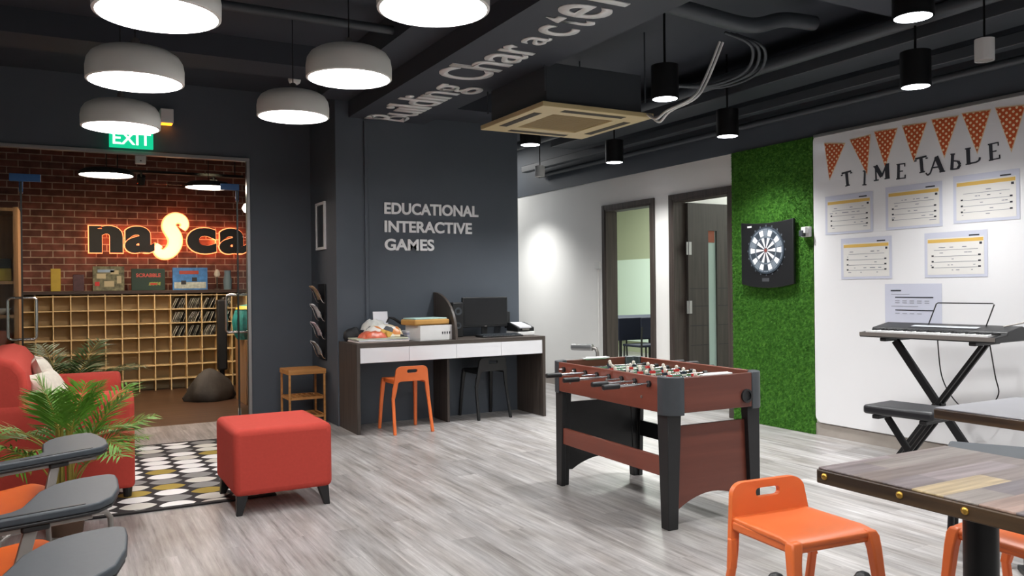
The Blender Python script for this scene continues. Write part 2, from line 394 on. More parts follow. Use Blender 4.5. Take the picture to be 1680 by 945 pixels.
# ------------------------------------------------------------------ setting
XR = 5.44; YD = 7.2; YG = 8.06; ZC = 3.15; XL = -4.0; YB = -3.6
struct(MB().box(XL, YB, -.1, XR, 8.1, 0).box(4.0, 8.1, -.1, XR, 11.5, 0).build('floor', M_floor))
struct(MB().box(XL, 8.1, -.1, 4.0, 11.6, -.001).build('floor_reception', M_brownfl))
struct(MB().box(XR, 5.0, -.1, 9.4, 13.2, 0).build('floor_side_rooms', M_floor))
struct(MB().box(XL-.1, YB-.1, ZC, 9.5, 13.3, ZC+.1).build('ceiling', M_ceil))
struct(MB().box(XL-.1, YB, 0, XL, 11.6, ZC).build('wall_left', M_white))
struct(MB().box(XL, YB-.1, 0, XR, YB, ZC).build('wall_back', M_white))
# dark desk block
struct(MB().box(2.155, YD, 0, 4.035, 11.5, ZC).build('wall_desk', M_wall))
struct(MB().box(1.56, YG, 0, 2.155, YG+.1, ZC).build('wall_entrance', M_wall))
struct(MB().box(XL, YG, 2.50, 1.56, YG+.1, ZC).build('wall_entrance_header', M_wall))
struct(MB().box(XL, 11.37, 0, 2.155, 11.5, ZC).build('wall_brick', M_brick))
struct(MB().box(4.035, 11.4, 0, XR, 11.5, ZC).build('wall_corridor', M_white))
# right wall with two door openings
D1 = (6.80, 7.66, 2.12); D2 = (5.65, 6.48, 2.12)
w = MB()
w.box(XR, D1[1], 0, XR+.12, 11.5, 2.455); w.box(XR, D2[1], 0, XR+.12, D1[0], 2.455)
w.box(XR, D1[0], D1[2], XR+.12, D1[1], 2.455); w.box(XR, D2[0], D2[2], XR+.12, D2[1], 2.455); w.box(XR, 5.617, 0, XR+.12, D2[0], 2.455)
struct(w.build('wall_right', M_white))
struct(MB().box(XR, YB, 0, XR+.12, 5.617, 2.455).build('wall_right_front', M_white))
struct(MB().box(XR-.012, YB, 2.455, XR+.12, 11.5, ZC).build('wall_right_upper', M_wall))
struct(MB().box(9.3, 5.0, 0, 9.4, 13.2, ZC).build('wall_side_room_far', M_greygreen))
struct(MB().box(XR+.12, 13.1, 0, 9.4, 13.2, ZC).build('wall_side_room_end', M_greygreen))
struct(MB().box(XR+.12, 6.60, 0, 9.4, 6.68, ZC).build('wall_side_room_partition', M_white))
struct(MB().box(XR+.12, 5.0, 0, 9.4, 5.08, ZC).build('wall_side_room_near', M_white))
# door frames
def door_frame(n, y0, y1, z1):
    f = MB(); t = .055
    for ya, yb in ((y0-.005, y0+t-.02), (y1-t+.02, y1+.005)): f.box(XR-.02, ya-.0, 0, XR+.14, yb, z1+.0)
    f.box(XR-.02, y0-.005, z1-.035, XR+.14, y1+.005, z1+.0)
    f.box(XR-.025, y0-.04, 0, XR-.0, y0+.015, z1+.04); f.box(XR-.025, y1-.015, 0, XR-.0, y1+.04, z1+.04); f.box(XR-.025, y0+.0155, z1-.015, XR-.0, y1-.0155, z1+.04)
    return struct(f.build(n, M_dkwood, bevel=.003))
door_frame('trim_1', *D1); fr2 = door_frame('trim_2', *D2)
# second door leaf standing open into the room
def door_leaf():
    y0 = 6.40; o = bpy.data.objects.new('door_2', None); COL.objects.link(o); o.location = (XR+.13, y0, 0); o['kind'] = 'structure'
    p = MB(); gx0, gx1, gz0, gz1 = .27, .385, .12, 1.80
    p.box(0, 0, .01, gx0, .042, 2.08).box(gx1, 0, .01, .82, .042, 2.08).box(gx0, 0, .01, gx1, .042, gz0).box(gx0, 0, gz1, gx1, .042, 2.08)
    q = p.build('leaf', M_doorw, o)
    g = MB()
    for z in (.62, .82, 1.02, 1.2): g.box(.02, -.0015, z, gx0-.01, .001, z+.008).box(gx1+.01, -.0015, z, .8, .001, z+.008)
    g.build('groove', M_black, o)
    MB().box(gx0, .018, gz0, gx1, .024, gz1).build('glass_slot', mat('frosted_glass', '#9db4ac', .2), o)
    MB().box(gx0+.01, .010, gz1-.12, gx1-.02, .0175, gz1).build('orange_notice', mat('rust_notice', '#8a4326', .6), o)
    for z in (1.55, .95, .28):
        MB().box(-.028, -.012, z, .035, -.001, z+.13).cyl((-.003, -.014, z), (-.003, -.014, z+.13), .007, 10).build('hinge', M_alu, o)
door_leaf()
# room behind first door
struct(MB().box(9.26, 9.5, .2, 9.295, 13.0, 1.72).build('trim_3', mat('pale_glass_board', '#cfe0d4', .2)))
# skirting under the panel
struct(MB().box(XR-.015, YB, 0, XR, 4.684, .095).build('baseboard_right', M_skirt))
struct(MB().box(XR-.012, D1[1]+.05, 0, XR, 11.4, .09).build('baseboard_corridor', M_skirt))
# soffit / beam with lettering, and ceiling services
struct(MB().box(2.28, YB, 2.80, 3.02, YD, ZC).build('trim_4', M_ceil))
struct(MB().box(2.0, YB, 2.95, 2.28, YD, ZC).build('trim_5', M_ceil))
struct(MB().box(XL, 6.35, 2.98, 2.0, 6.75, ZC).build('trim_6', M_ceil))
struct(MB().box(3.02, 6.7, 2.86, 4.3, 7.2, ZC).box(3.02, 3.0, 2.95, 4.85, 3.4, ZC).build('trim_7', M_ceil))

# glass front: frame, side light, transom
fr = MB()
fr.box(XL, YG-.03, 2.468, 1.565, YG+.03, 2.50).box(1.535, YG-.03, 0, 1.565, YG+.03, 2.468)
struct(fr.build('window_1', M_alu, bevel=.002))
def pane(x0, x1, z0, z1, n):
    o = MB().box(x0, YG-.006, z0, x1, YG+.006, z1).build(n, M_glass); return struct(o)
pane(XL, -.325, .01, 2.468, 'window_2'); pane(-.325, 1.452, 2.215, 2.468, 'window_3'); pane(1.46, 1.535, .01, 2.468, 'window_4')
# glass door leaves standing open into the reception
def glass_leaf(n, hx, ang, patchside):
    o = bpy.data.objects.new(n, None); COL.objects.link(o); o.location = (hx, YG, 0); o.rotation_euler = (0, 0, ang); o['kind'] = 'structure'
    Lw = .90   # leaf lies along +Y of the empty
    MB().box(-.006, .02, .012, .006, Lw, 2.19).build('glass_leaf', M_glassg, o)
    MB().box(-.007, Lw, .012, .007, Lw+.004, 2.19).box(-.007, .012, .012, .007, .018, 2.19).build('glass_edge', mat('dark_green_glass_edge', '#1d2522', .3), o)
    MB().box(-.015, .022, 2.10, .015, .19, 2.19).build('patch_fitting', M_bluetape, o, bevel=.003)
    MB().box(-.015, .022, .012, .015, .19, .09).build('patch_fitting', M_alu, o, bevel=.003)
    h = MB(); yb = Lw-.07; z0, z1, dx, r = .80, 1.19, .115, .03
    for sgn in (-1, 1):
        pts = [(sgn*.007, yb, z0)]
        for k in range(7): a = k/6*PI/2; pts.append((sgn*(dx-r+r*math.sin(a)), yb, z0+r-r*math.cos(a)))
        for k in range(7): a = k/6*PI/2; pts.append((sgn*(dx-r+r*math.cos(a)), yb, z1-r+r*math.sin(a)))
        pts.append((sgn*.007, yb, z1)); h.tube(pts, .0135, 10)
    h.build('handle', M_chrome, o, smooth=True)
glass_leaf('door_3', -.315, math.radians(2.3), 1); glass_leaf('door_4', 1.452, math.radians(-9.8), -1)
# transom patch blocks in blue film
tag(MB().box(-.40, YG-.014, 2.185, -.17, YG+.014, 2.25).build('transom_patch', M_bluetape, bevel=.003), 'blue filmed patch fitting on the glass above the left open door leaf', 'patch fitting')
tag(MB().box(1.30, YG-.014, 2.19, 1.47, YG+.014, 2.25).build('transom_patch', M_bluetape, bevel=.003), 'blue filmed patch fitting beside the aluminium post of the glass front', 'patch fitting')

# services on the ceiling: individual pipes and trunking
def smooth_path(pts, k=6):
    pts = [Vector(p) for p in pts]; out = []
    for i in range(len(pts)-1):
        a, b, c, d = pts[max(i-1, 0)], pts[i], pts[i+1], pts[min(i+2, len(pts)-1)]
        for j in range(k):
            u = j/k; out.append(.5*((2*b)+(c-a)*u+(2*a-5*b+4*c-d)*u*u+(3*b-a-3*c+d)*u**3))
    return out+[pts[-1]]
def pipe(name, pts, r, label, cat='pipe', m=None, group=None, seg=12):
    if len(pts) > 2: pts = smooth_path(pts)
    return tag(MB().tube(pts, r, seg).build(name, m or M_pipe, smooth=True), label, cat, group)
def trunk(name, x0, y0, z0, x1, y1, z1, label):
    return tag(MB().box(x0, y0, z0, x1, y1, z1).build(name, M_pipe, bevel=.006), label, 'cable trunking')
trunk('cable_trunking', 4.86, YB, 2.82, 5.18, 7.9, 2.98, 'wide dark cable trunking running above the row of downlights by the white wall')
trunk('cable_trunking', 5.215, YB, 2.72, 5.31, 9.2, 2.80, 'narrow dark trunking close to the upper edge of the right wall')
pipe('ceiling_pipe', [(4.70, YB, 2.9), (4.70, 9, 2.9)], .05, 'thick charcoal pipe running beside the wide trunking')
pipe('ceiling_pipe', [(5.365, YB, 2.66), (5.365, 9, 2.66)], .028, 'thin charcoal pipe clipped along the dark band above the white wall')
pipe('ceiling_pipe', [(3.05, 2.75, 3.0), (4.64, 2.75, 2.96)], .055, 'thick charcoal pipe crossing from the lettered beam to the trunking')
pipe('ceiling_pipe', [(3.05, 3.85, 2.95), (3.4, 3.85, 2.93), (3.9, 3.87, 2.92), (4.2, 3.87, 3.0), (4.5, 3.87, 3.02)], .05, 'bent charcoal pipe crossing the ceiling above the hanging downlight')
pipe('ceiling_pipe', [(3.05, 1.9, 3.06), (4.7, 1.95, 3.04)], .035, 'slim charcoal pipe nearest the camera on the dark ceiling')
pipe('ceiling_pipe', [(XL, 4.2, 3.0), (2.0, 4.2, 3.0)], .025, 'thin dark pipe above the middle pair of pendant lamps')
pipe('ceiling_pipe', [(XL, 5.3, 3.02), (2.0, 5.3, 3.02)], .03, 'thin dark pipe between the back two rows of pendant lamps')
pipe('ceiling_pipe', [(XL, 2.6, 3.02), (2.0, 2.6, 3.02)], .03, 'thin dark pipe above the front pendant lamps')

# ------------------------------------------------------------------ pendant lamps
def make_pendant(label, loc, group):
    x, y, z = loc; t = thing('pendant_lamp', label, 'lamp', (x, y, z), 0, group)
    R = .24
    prof = [(R-.012, 0), (R, .004), (R+.001, .07), (R-.006, .11), (R-.025, .14), (R-.06, .162), (R-.11, .176), (.03, .184), (.0005, .185)]
    MB().lathe(prof + [(.0005, .178), (R-.07, .15), (R-.025, .11), (R-.012, .06), (R-.012, 0)]).build('lamp_shade', M_shade, t, smooth=True)
    MB().lathe([(.0005, .018), (R-.013, .018), (R-.013, .012), (.0005, .012)]).build('diffuser', M_diff, t)
    MB().lathe([(.022, .184), (.022, .225), (.014, .235), (.0005, .235)], seg=20).build('cap', M_steel, t, smooth=True)
    MB().cyl((0, 0, .23), (0, 0, ZC-z-.02), .0035, 8).build('cord', M_black, t)
    MB().cyl((0, 0, ZC-z-.03), (0, 0, ZC-z), .05, 20).build('ceiling_rose', M_ceil, t)
    return t
PL = [(.339, 3.53, 'white pendant lamp cut by the top edge, above the middle of the left column'),
      (.341, 4.72, 'white pendant lamp hanging second in the left column, behind the large cropped one'),
      (.337, 5.92, 'white pendant lamp hanging just in front of the green exit sign'),
      (1.392, 3.20, 'white pendant lamp cut by the top edge beside the lettered beam'),
      (1.432, 4.50, 'large white pendant lamp in mid air left of the lettered beam'),
      (1.385, 5.60, 'smaller white pendant lamp in front of the dark blue wall below the smoke detector')]
p0 = None
for i, (x, y, lb) in enumerate(PL):
    z = (2.345, 2.345, 2.315, 2.43, 2.435, 2.42)[i]
    if p0 is None: p0 = make_pendant(lb, (x, y, z), 'white pendant lamps over the lounge')
    else: dup(p0, lb, (x, y, z))
for x, y in ((.34, 2.3), (1.40, 2.0), (.34, 1.1), (1.40, .9), (.34, -.3), (1.4, -.3), (.34, -1.9), (1.4, -1.9), (3.6, -.4), (3.6, -2.2)):  # unseen pendants added to light the room from above and behind
    dup(p0, 'added unseen white pendant lamp lighting the room above and behind the camera', (x, y, 2.38))

# reception pendants
for x, y, lb in ((.362, 8.66, 'black pendant lamp with a bright flat disc in the reception, left of the two'), (1.373, 9.27, 'black pendant lamp with a bright disc in the reception, near the glowing letter')):
    t = thing('reception_lamp', lb, 'lamp', (x, y, 2.345), 0, 'reception pendant lamps')
    R = .24
    MB().lathe([(R, 0), (R, .03), (R-.05, .06), (.03, .08), (.0005, .08), (.0005, .07), (R-.05, .05), (R-.008, .025), (R-.008, 0)]).build('lamp_shade', M_black, t, smooth=True)
    MB().lathe([(.0005, .012), (R-.009, .012), (R-.009, .006), (.0005, .006)]).build('diffuser', M_diffr, t)
    MB().cyl((0, 0, .07), (0, 0, ZC-2.345), .004, 8).build('cord', M_black, t)

# ------------------------------------------------------------------ downlights
def make_downlight(label, loc, r=.09, h=.22):
    t = thing('downlight', label, 'downlight', loc, 0, 'black cylinder downlights')
    MB().lathe([(r, 0), (r, h), (.0005, h), (.0005, h-.01), (r-.008, h-.01), (r-.008, 0)], seg=32).build('housing', M_blackm, t, smooth=True)
    MB().lathe([(.0005, .006), (r-.009, .006), (r-.009, .001), (.0005, .001)], seg=32).build('lens', M_led, t)
    MB().cyl((0, 0, h-.005), (0, 0, ZC-loc[2]), .008, 8).build('stem', M_blackm, t)
    L = bpy.data.lights.new('downlight_beam', 'SPOT'); L.energy = SPOT_W; L.spot_size = math.radians(124); L.spot_blend = 1.0; L.shadow_soft_size = .06; L.color = (1, 1, .99)
    l = bpy.data.objects.new('beam', L); COL.objects.link(l); l.parent = t; l.location = (0, 0, -.01)
    return t
DL = [(3.48, 4.21, 'black cylinder downlight with white cables dangling behind it, by the air conditioner'),
      (4.83, 5.05, 'black cylinder downlight in front of the turf panel'),
      (4.69, 3.25, 'black cylinder downlight above the orange bunting'),
      (3.45, 2.40, 'black cylinder downlight cut by the top edge, nearest the camera'),
      (4.82, 6.62, 'black cylinder downlight above the first doorway, beyond the air conditioner'),
      (3.55, 6.10, 'black cylinder downlight half hidden behind the beige air conditioner')]
d0 = None
for x, y, lb in DL:
    if d0 is None: d0 = make_downlight(lb, (x, y, 2.47))
    else: dup(d0, lb, (x, y, 2.47))
dup(d0, 'black cylinder downlight beyond the desk block, above the white corridor wall', (4.82, 9.05, 2.47))
dup(d0, 'added unseen black cylinder downlight over the café tables behind the camera', (4.6, 1.3, 2.47)); dup(d0, 'added unseen black cylinder downlight farthest behind the camera', (4.6, -.8, 2.47))  # two more downlights added out of view as extra light

def area(name, loc, size, watts, col=(1, 1, 1), rot=(0, 0, 0)):
    L = bpy.data.lights.new(name, 'AREA'); L.shape = 'RECTANGLE'; L.size, L.size_y = size; L.energy = watts; L.color = col
    o = bpy.data.objects.new(name, L); COL.objects.link(o); o.location = loc; o.rotation_euler = rot
    return o
area('side_room_ceiling_light', (7.4, 10.0, 3.1), (1.2, 1.2), ROOM_W*1.6, (.95, 1, .92))
area('side_room_ceiling_light', (7.6, 5.9, 3.1), (.6, .6), ROOM_W*.5, (.95, 1, .95))
area('corridor_fill_light', (4.7, 10.2, 3.1), (.5, .5), 26, (1, 1, .98))  # hidden area light added to brighten the white corridor wall
# warm lamp in the reception
for x, y, w_, sz in ((1.55, 10.2, 90, 55), (.3, 9.5, 70, 130)):
    L = bpy.data.lights.new('reception_spot', 'SPOT'); L.energy = w_; L.spot_size = math.radians(sz); L.spot_blend = .8; L.color = (1, .78, .45); L.shadow_soft_size = .05
    o = bpy.data.objects.new('reception_spot', L); COL.objects.link(o); o.location = (x, y, 2.9)
    o.rotation_euler = (math.radians(18), 0, 0)

# ------------------------------------------------------------------ large furniture
# ottoman
t = thing('ottoman', 'red fabric cube ottoman on black tapered feet standing half on the patterned rug', 'ottoman', (1.075, 4.93, 0))
MB().box(-.275, -.30, .105, .275, .30, .475).build('cushion_body', M_redfab, t, bevel=.035, seg=4)
for sx in (-1, 1):
    for sy in (-1, 1):
        x, y = sx*.225, sy*.25; x1, y1 = sx*.245, sy*.268
        MB().loft([[(x1-.016, y1-.016, 0), (x1+.016, y1-.016, 0), (x1+.016, y1+.016, 0), (x1-.016, y1+.016, 0)],
                   [(x-.03, y-.03, .11), (x+.03, y-.03, .11), (x+.03, y+.03, .11), (x-.03, y+.03, .11)]]).build('foot', M_black, t, bevel=.003)
# rug
rg = tag(MB().box(-1.5, -1.02, .0, 1.02, 1.02, .008).build('rug', M_rug, loc=(.05, 6.06, .001)), 'charcoal rug with rows of white, grey and mustard ovals under the sofa', 'rug')
MB().box(-1.5, -1.06, 0, 1.06, -1.02, .009).box(-1.5, 1.02, 0, 1.06, 1.06, .009).box(1.02, -1.02, 0, 1.06, 1.02, .009).build('border', mat('charcoal_border', '#2c2a2b', .95), rg)
# sofa facing +X
t = thing('sofa', 'red fabric two seat sofa with padded arms and black feet', 'sofa', (-.1, 6.1, .0092))
def arm_poly(w): return [(-w, .06), (w, .06)] + [(w*math.cos(a), .555+.085*math.sin(a)) for a in [math.radians(k) for k in range(0, 181, 15)]]
for s, z in ((-1, 0), (1, .0)):
    MB().prism([(u+s*.655, v) for u, v in arm_poly(.095)], 'x', -.42, .46).build('armrest', M_redfab, t, bevel=.03, seg=4)
MB().box(-.42, -.56, .06, .42, .56, .30).build('seat_base', M_redfab, t, bevel=.02, seg=3)
for s in (-1, 1):
    MB().box(-.17, s*.28-.275, .30, .45, s*.28+.275, .45).build('seat_cushion', M_redfab, t, bevel=.045, seg=4)
back = [(-.44, .1), (-.15, .1), (-.11, .45), (-.085, .66), (-.10, .78), (-.15, .845), (-.22, .872), (-.30, .86), (-.37, .81), (-.42, .72)]
MB().prism([(u, v) for u, v in back], 'y', -.74, .74).build('backrest', M_redfab, t, bevel=.04, seg=4)
for x in (-.38, .42):
    for y in (-.68, .68): MB().cyl((x, y, 0), (x, y, .07), .022, 12, .03).build('foot', M_black, t)
# pillows
def pillow(label, loc, rot, m, s=.4, th=.13):
    mb = MB(); n = 14; top = []; 
    for sg in (1, -1):
        g = [[None]*(n+1) for _ in range(n+1)]
        for i in range(n+1):
            for j in range(n+1):
                u, v = i/n*2-1, j/n*2-1
                h = th/2*((1-u**4)*(1-v**4))**.6
                k = 1-.07*(1-abs(u)**2)*(abs(v)**3)-.07*(1-abs(v)**2)*abs(u)**3
                g[i][j] = mb.bm.verts.new((u*s/2*(1-.08*(1-v*v)*(abs(u) > .98)), v*s/2*(1-.08*(1-u*u)*(abs(v) > .98)), sg*h))
        for i in range(n):
            for j in range(n): mb.bm.faces.new((g[i][j], g[i+1][j], g[i+1][j+1], g[i][j+1]))
    bmesh.ops.remove_doubles(mb.bm, verts=mb.bm.verts, dist=.0005)
    return tag(mb.build('throw_pillow', m, smooth=True, loc=loc, rot=rot), label, 'pillow', 'cream throw pillows')
pillow('cream throw pillow leaning against the sofa back, the upper of the two', (-.10, 6.30, .62), (0, math.radians(68), .05), M_cream, .42)
pillow('cream throw pillow lying low in front of the other one beside the near arm', (-.07, 5.95, .585), (math.radians(4), math.radians(62), -.25), M_cream, .36)

# ------------------------------------------------------------------ palms
def frond(mb, L, az, el0, curl, n=15, leaf=.2, wid=.0115, rise0=.42):
    """one feather leaf: curved midrib with paired leaflets"""
    pts = []; p = Vector((0, 0, 0)); e = el0; d = Vector((math.cos(az), math.sin(az), 0)); side = Vector((-d.y, d.x, 0))
    N_ = 24; st = L/N_
    for i in range(N_+1):
        pts.append((p.copy(), e)); p += (d*math.cos(e)+Vector((0, 0, math.sin(e))))*st; e -= curl/N_
    mb.mi = 0; mb.tube([q for q, _ in pts], [.006*(1-.8*i/N_) for i in range(N_+1)], 5)
    mb.mi = 1
    for k in range(n):
        tt = rise0+(1-rise0)*k/(n-1); i = min(N_-1, int(tt*N_)); q, e = pts[i]; tan = d*math.cos(e)+Vector((0, 0, math.sin(e)))
        up = side.cross(tan)
        ll = leaf*(.55+.9*math.sin(PI*min(1, .15+tt*.75)))*(1.0-.45*(tt > .9))
        for sg in (-1, 1):
            dr = (tan*(.75+random.uniform(-.1, .1))+side*sg*.8-up*random.uniform(.05, .28)).normalized()
            w = dr.cross(up).normalized()*wid*.5
            a, b_, c = q, q+dr*ll*.45-Vector((0, 0, ll*.03)), q+dr*ll-Vector((0, 0, ll*random.uniform(.12, .3)))
            v = [mb.bm.verts.new(x) for x in (a-w*.3, a+w*.3, b_+w, c, b_-w)]
            mb.bm.faces.new((v[0], v[1], v[2], v[4])).material_index = 1; mb.bm.faces.new((v[4], v[2], v[3])).material_index = 1
def palm(label, loc, fr, pot_r, pot_h, leafm):
    t = thing('potted_palm', label, 'plant', loc, 0)
    MB().lathe([(pot_r*.75, 0), (pot_r, pot_h), (pot_r*.93, pot_h), (pot_r*.9, pot_h-.03), (.0005, pot_h-.03)], seg=28).build('pot', M_clay, t, smooth=True)
    for (L, az, el, curl, z0, lf) in fr:
        mb = MB(); r = random.uniform(.0, .035); a = az
        frond(mb, L, math.radians(az), math.radians(el), math.radians(curl), 26, lf)
        mb.build('frond', [M_stem, leafm], t, loc=(r*math.cos(math.radians(a)), r*math.sin(math.radians(a)), pot_h-.04+z0))
    mb = MB()
    for k in range(9):
        a = random.uniform(0, 2*PI); r = random.uniform(0, .05); mb.tube([(r*math.cos(a), r*math.sin(a), pot_h-.035), (r*.7*math.cos(a), r*.7*math.sin(a), pot_h+.36)], [.010, .007], 6)
    mb.build('stem_cluster', M_stem, t)
    return t
fl = [(.62, 5, 78, 70, 0, .15), (.58, -25, 76, 80, 0, .14), (.74, 40, 82, 60, 0, .16), (.66, 95, 84, 60, 0, .15), (.62, 215, 80, 85, 0, .14), (.60, 300, 74, 90, 0, .14), (.70, 330, 84, 50, 0, .15)]
for k in range(9): fl.append((random.uniform(.36, .5), k*40+random.uniform(-12, 12), random.uniform(55, 72), random.uniform(80, 120), .20, .14))
for k in range(6): fl.append((random.uniform(.36, .48), k*60+random.uniform(-15, 15), random.uniform(78, 88), random.uniform(20, 45), .22, .15))
palm('bright green palm in front of the red sofa, rising behind the tablet chairs', (-.01, 4.80, 0), fl, .11, .2, M_leaf)
fl = []
for k in range(15): fl.append((random.uniform(.62, .8), k*24*2+random.uniform(-12, 12), random.uniform(66, 84), random.uniform(50, 90), .0, .17))
palm('darker green palm behind the far arm of the red sofa', (.0, 7.45, 0), fl, .14, .26, M_leafd)

# ------------------------------------------------------------------ tablet chairs
def make_tablet_chair(label, loc, rz):
    t = thing('tablet_chair', label, 'chair', loc, rz, 'orange tablet arm chairs')       # faces +X, tablet on its right (-Y)
    mb = MB(); rings = []
    prof = [(-.20, .455), (-.12, .440), (0, .436), (.10, .442), (.16, .447), (.19, .435), (.205, .385)]
    top = []
    for x, z in prof:
        rings.append([(x-.05*abs(y/.205)**4, y, z+.03*abs(y/.205)**3) for y in [-.205+.41*i/10 for i in range(11)]])
    bm = mb.bm; V = [[bm.verts.new(p) for p in r] for r in rings]
    for a, b in zip(V, V[1:]):
        for i in range(10): bm.faces.new((a[i], a[i+1], b[i+1], b[i]))
    s = mb.build('seat', M_orangec, t, smooth=True); md = s.modifiers.new('thick', 'SOLIDIFY'); md.thickness = .012
    md = s.modifiers.new('sub', 'SUBSURF'); md.levels = 1; md.render_levels = 1
    mb = MB(); bm = mb.bm; V = []
    for k in range(8):
        z = .52+.32*k/7; hw = .21*(1-.12*(k/7)**3); x0 = -.235-.055*k/7
        V.append([bm.verts.new((x0+.03*(abs(i/5-1))**2, hw*(i/5-1), z)) for i in range(11)])
    for a, b in zip(V, V[1:]):
        for i in range(10): bm.faces.new((a[i], a[i+1], b[i+1], b[i]))
    s = mb.build('backrest', M_orangec, t, smooth=True); md = s.modifiers.new('thick', 'SOLIDIFY'); md.thickness = .012
    for sy in (-1, 1):
        MB().tube([(.21, sy*.235, .01), (.19, sy*.235, .38), (.17, sy*.235, .405), (.13, sy*.235, .41), (-.17, sy*.235, .41), (-.21, sy*.235, .39), (-.27, sy*.235, .01)], .011, 8).build('leg_frame', M_steel, t, smooth=True)
        MB().tube([(-.2, sy*.235, .40), (-.25, sy*.225, .55), (-.285, sy*.2, .78)], .010, 8).build('back_post', M_steel, t, smooth=True)
    MB().cyl((-.1, -.235, .41), (-.1, .235, .41), .009, 8).cyl((.1, -.235, .41), (.1, .235, .41), .009, 8).build('cross_rail', M_steel, t)
    # arm support and tablet
    MB().bar((-.06, -.225, .40), (.01, -.185, .612), .012, .034, (1, 0, 0)).build('tablet_strut', M_steel, t, bevel=.003)
    MB().bar((-.25, -.185, .609), (.16, -.185, .609), .03, .012).build('tablet_bracket', M_steel, t, bevel=.003)
    MB().box(-.02, -.21, .600, .05, -.16, .617).build('pivot', M_black, t, bevel=.005)
    # paddle outline of the tablet (x forward, y left)
    poly = [(-.42, -.22), (.13, -.22), (.175, -.212), (.226, -.165), (.276, -.062), (.312, .06), (.325, .125), (.315, .148), (.29, .158), (.228, .157), (.186, .146), (.144, .12), (.083, .051), (.0, -.115), (-.03, -.143), (-.07, -.156), (-.42, -.158)]
    MB().prism(poly, 'z', .628, .650).build('writing_tablet', M_tablet, t, bevel=.006, seg=3)
    MB().prism([(u*.985, v*.985-.002) for u, v in poly], 'z', .618, .6275).build('tablet_rim', M_black, t, bevel=.003)
    MB().box(-.12, -.207, .6495, .14, -.198, .6515).build('pencil_groove', M_black, t)
    return t
TC = [(-.133, 3.611, 28, 'farthest orange tablet arm chair, its grey writing board just below the palm'),
      (-.1425, 2.749, 15, 'middle orange tablet arm chair with its grey board between two others'),
      (-.162, 2.095, 12, 'nearest orange tablet arm chair with its board cut by the bottom edge')]
c0 = make_tablet_chair(TC[0][3], (TC[0][0], TC[0][1], 0), math.radians(TC[0][2]))
for x, y, a, lb in TC[1:]: dup(c0, lb, (x, y, 0), math.radians(a))

# ------------------------------------------------------------------ low back stools
def make_stool(label, m, loc, rz, group):
    """seat faces +Y local front; the back with its hand slot stands at -Y"""
    t = thing('low_back_stool', label, 'stool', loc, rz, group)
    hs = .47
    # seat: slightly dished plate
    mb = MB(); bm = mb.bm; V = []; n = 10
    for j in range(n+1):
        v = j/n; y = -.15+.305*v; hw = .150+.010*v
        V.append([bm.verts.new((hw*(i/n*2-1), y, hs-.010*(1-(i/n*2-1)**2)*math.sin(PI*min(1, v*1.1))-.012*max(0, v-.85)/.15)) for i in range(n+1)])
    for a, b in zip(V, V[1:]):
        for i in range(n): bm.faces.new((a[i], a[i+1], b[i+1], b[i]))
    s = mb.build('seat', m, t, smooth=True); md = s.modifiers.new('thick', 'SOLIDIFY'); md.thickness = .02; md.offset = -1
    md = s.modifiers.new('round', 'BEVEL'); md.width = .006; md.segments = 2; md.limit_method = 'ANGLE'
    # apron under the front and sides
    MB().box(-.145, .125, hs-.045, .145, .148, hs-.012).build('front_apron', m, t, bevel=.008, seg=3)
    for sx in (-1, 1): MB().box(sx*.143-.012, -.14, hs-.045, sx*.143+.012, .14, hs-.012).build('side_apron', m, t, bevel=.008, seg=3)
    # backrest with hand slot, rounded shoulders, arched lower edge
    out = [(-.175, .30)]
    for k in range(9): a = PI-k/8*PI/2; out.append((-.145+.05+.05*math.cos(a), .535+.045*math.sin(a)))
    for k in range(9): a = PI/2-k/8*PI/2; out.append((.145-.05+.05*math.cos(a), .535+.045*math.sin(a)))
    out += [(.175, .30), (.148, .30), (.135, .36)]
    for k in range(9): a = k/8*PI/2; out.append((.095+.03*math.cos(a), .43+.02*math.sin(a)))
    for k in range(9): a = PI/2+k/8*PI/2; out.append((-.095+.03*math.cos(a), .43+.02*math.sin(a)))
    out += [(-.135, .36), (-.148, .30)]
    b = MB().holed(out, rrect(-.048, .522, .048, .553, .0145), 'y', -.010, .010)
    for v in b.bm.verts: v.co.y += -.155-.10*(v.co.z-.45)+.35*v.co.x**2
    b.build('backrest', m, t, bevel=.005, seg=2)
    def sec(x, y, z, a, c): return [(x-a, y-c, z), (x+a, y-c, z), (x+a, y+c, z), (x-a, y+c, z)]
    for sx in (-1, 1):
        MB().loft([sec(sx*.172, -.195, 0, .013, .013), sec(sx*.1672, -.163, .15, .0132, .0115), sec(sx*.1615, -.131, .30, .0135, .0098), sec(sx*.158, -.131, .34, .0135, .0095), sec(sx*.153, -.138, .40, .0145, .0090)]).build('leg', m, t, bevel=.005, seg=2)
        MB().loft([sec(sx*.170, .195, 0, .013, .013), sec(sx*.162, .172, .22, .015, .014), sec(sx*.152, .150, .40, .018, .017), sec(sx*.146, .142, .445, .02, .019), sec(sx*.140, .136, .464, .018, .018)]).build('leg', m, t, bevel=.006, seg=2)
    return t
st = make_stool('orange low back plastic stool standing in front of the desk with white drawers', M_orange, (2.605, 6.70, 0), 0, 'orange low back stools'); st.scale = (1.0, 1, .99)
dup(st, 'orange low back plastic stool between the foosball table and the plank topped café table', (2.115, 1.895, 0), math.radians(174.8)).scale = (1.09, 1, .985)
dup(st, 'orange low back plastic stool half hidden behind the black table post', (2.64, 1.46, 0), PI/2+math.radians(-4))
sb = make_stool('black low back stool tucked under the dark half of the desk', M_black, (3.53, 6.99, 0), math.radians(2), 'black low back stools')
t = thing('backless_stool', 'flat black backless stool whose seat shows between the two café tables', 'stool', (3.70, 2.22, 0), .5)
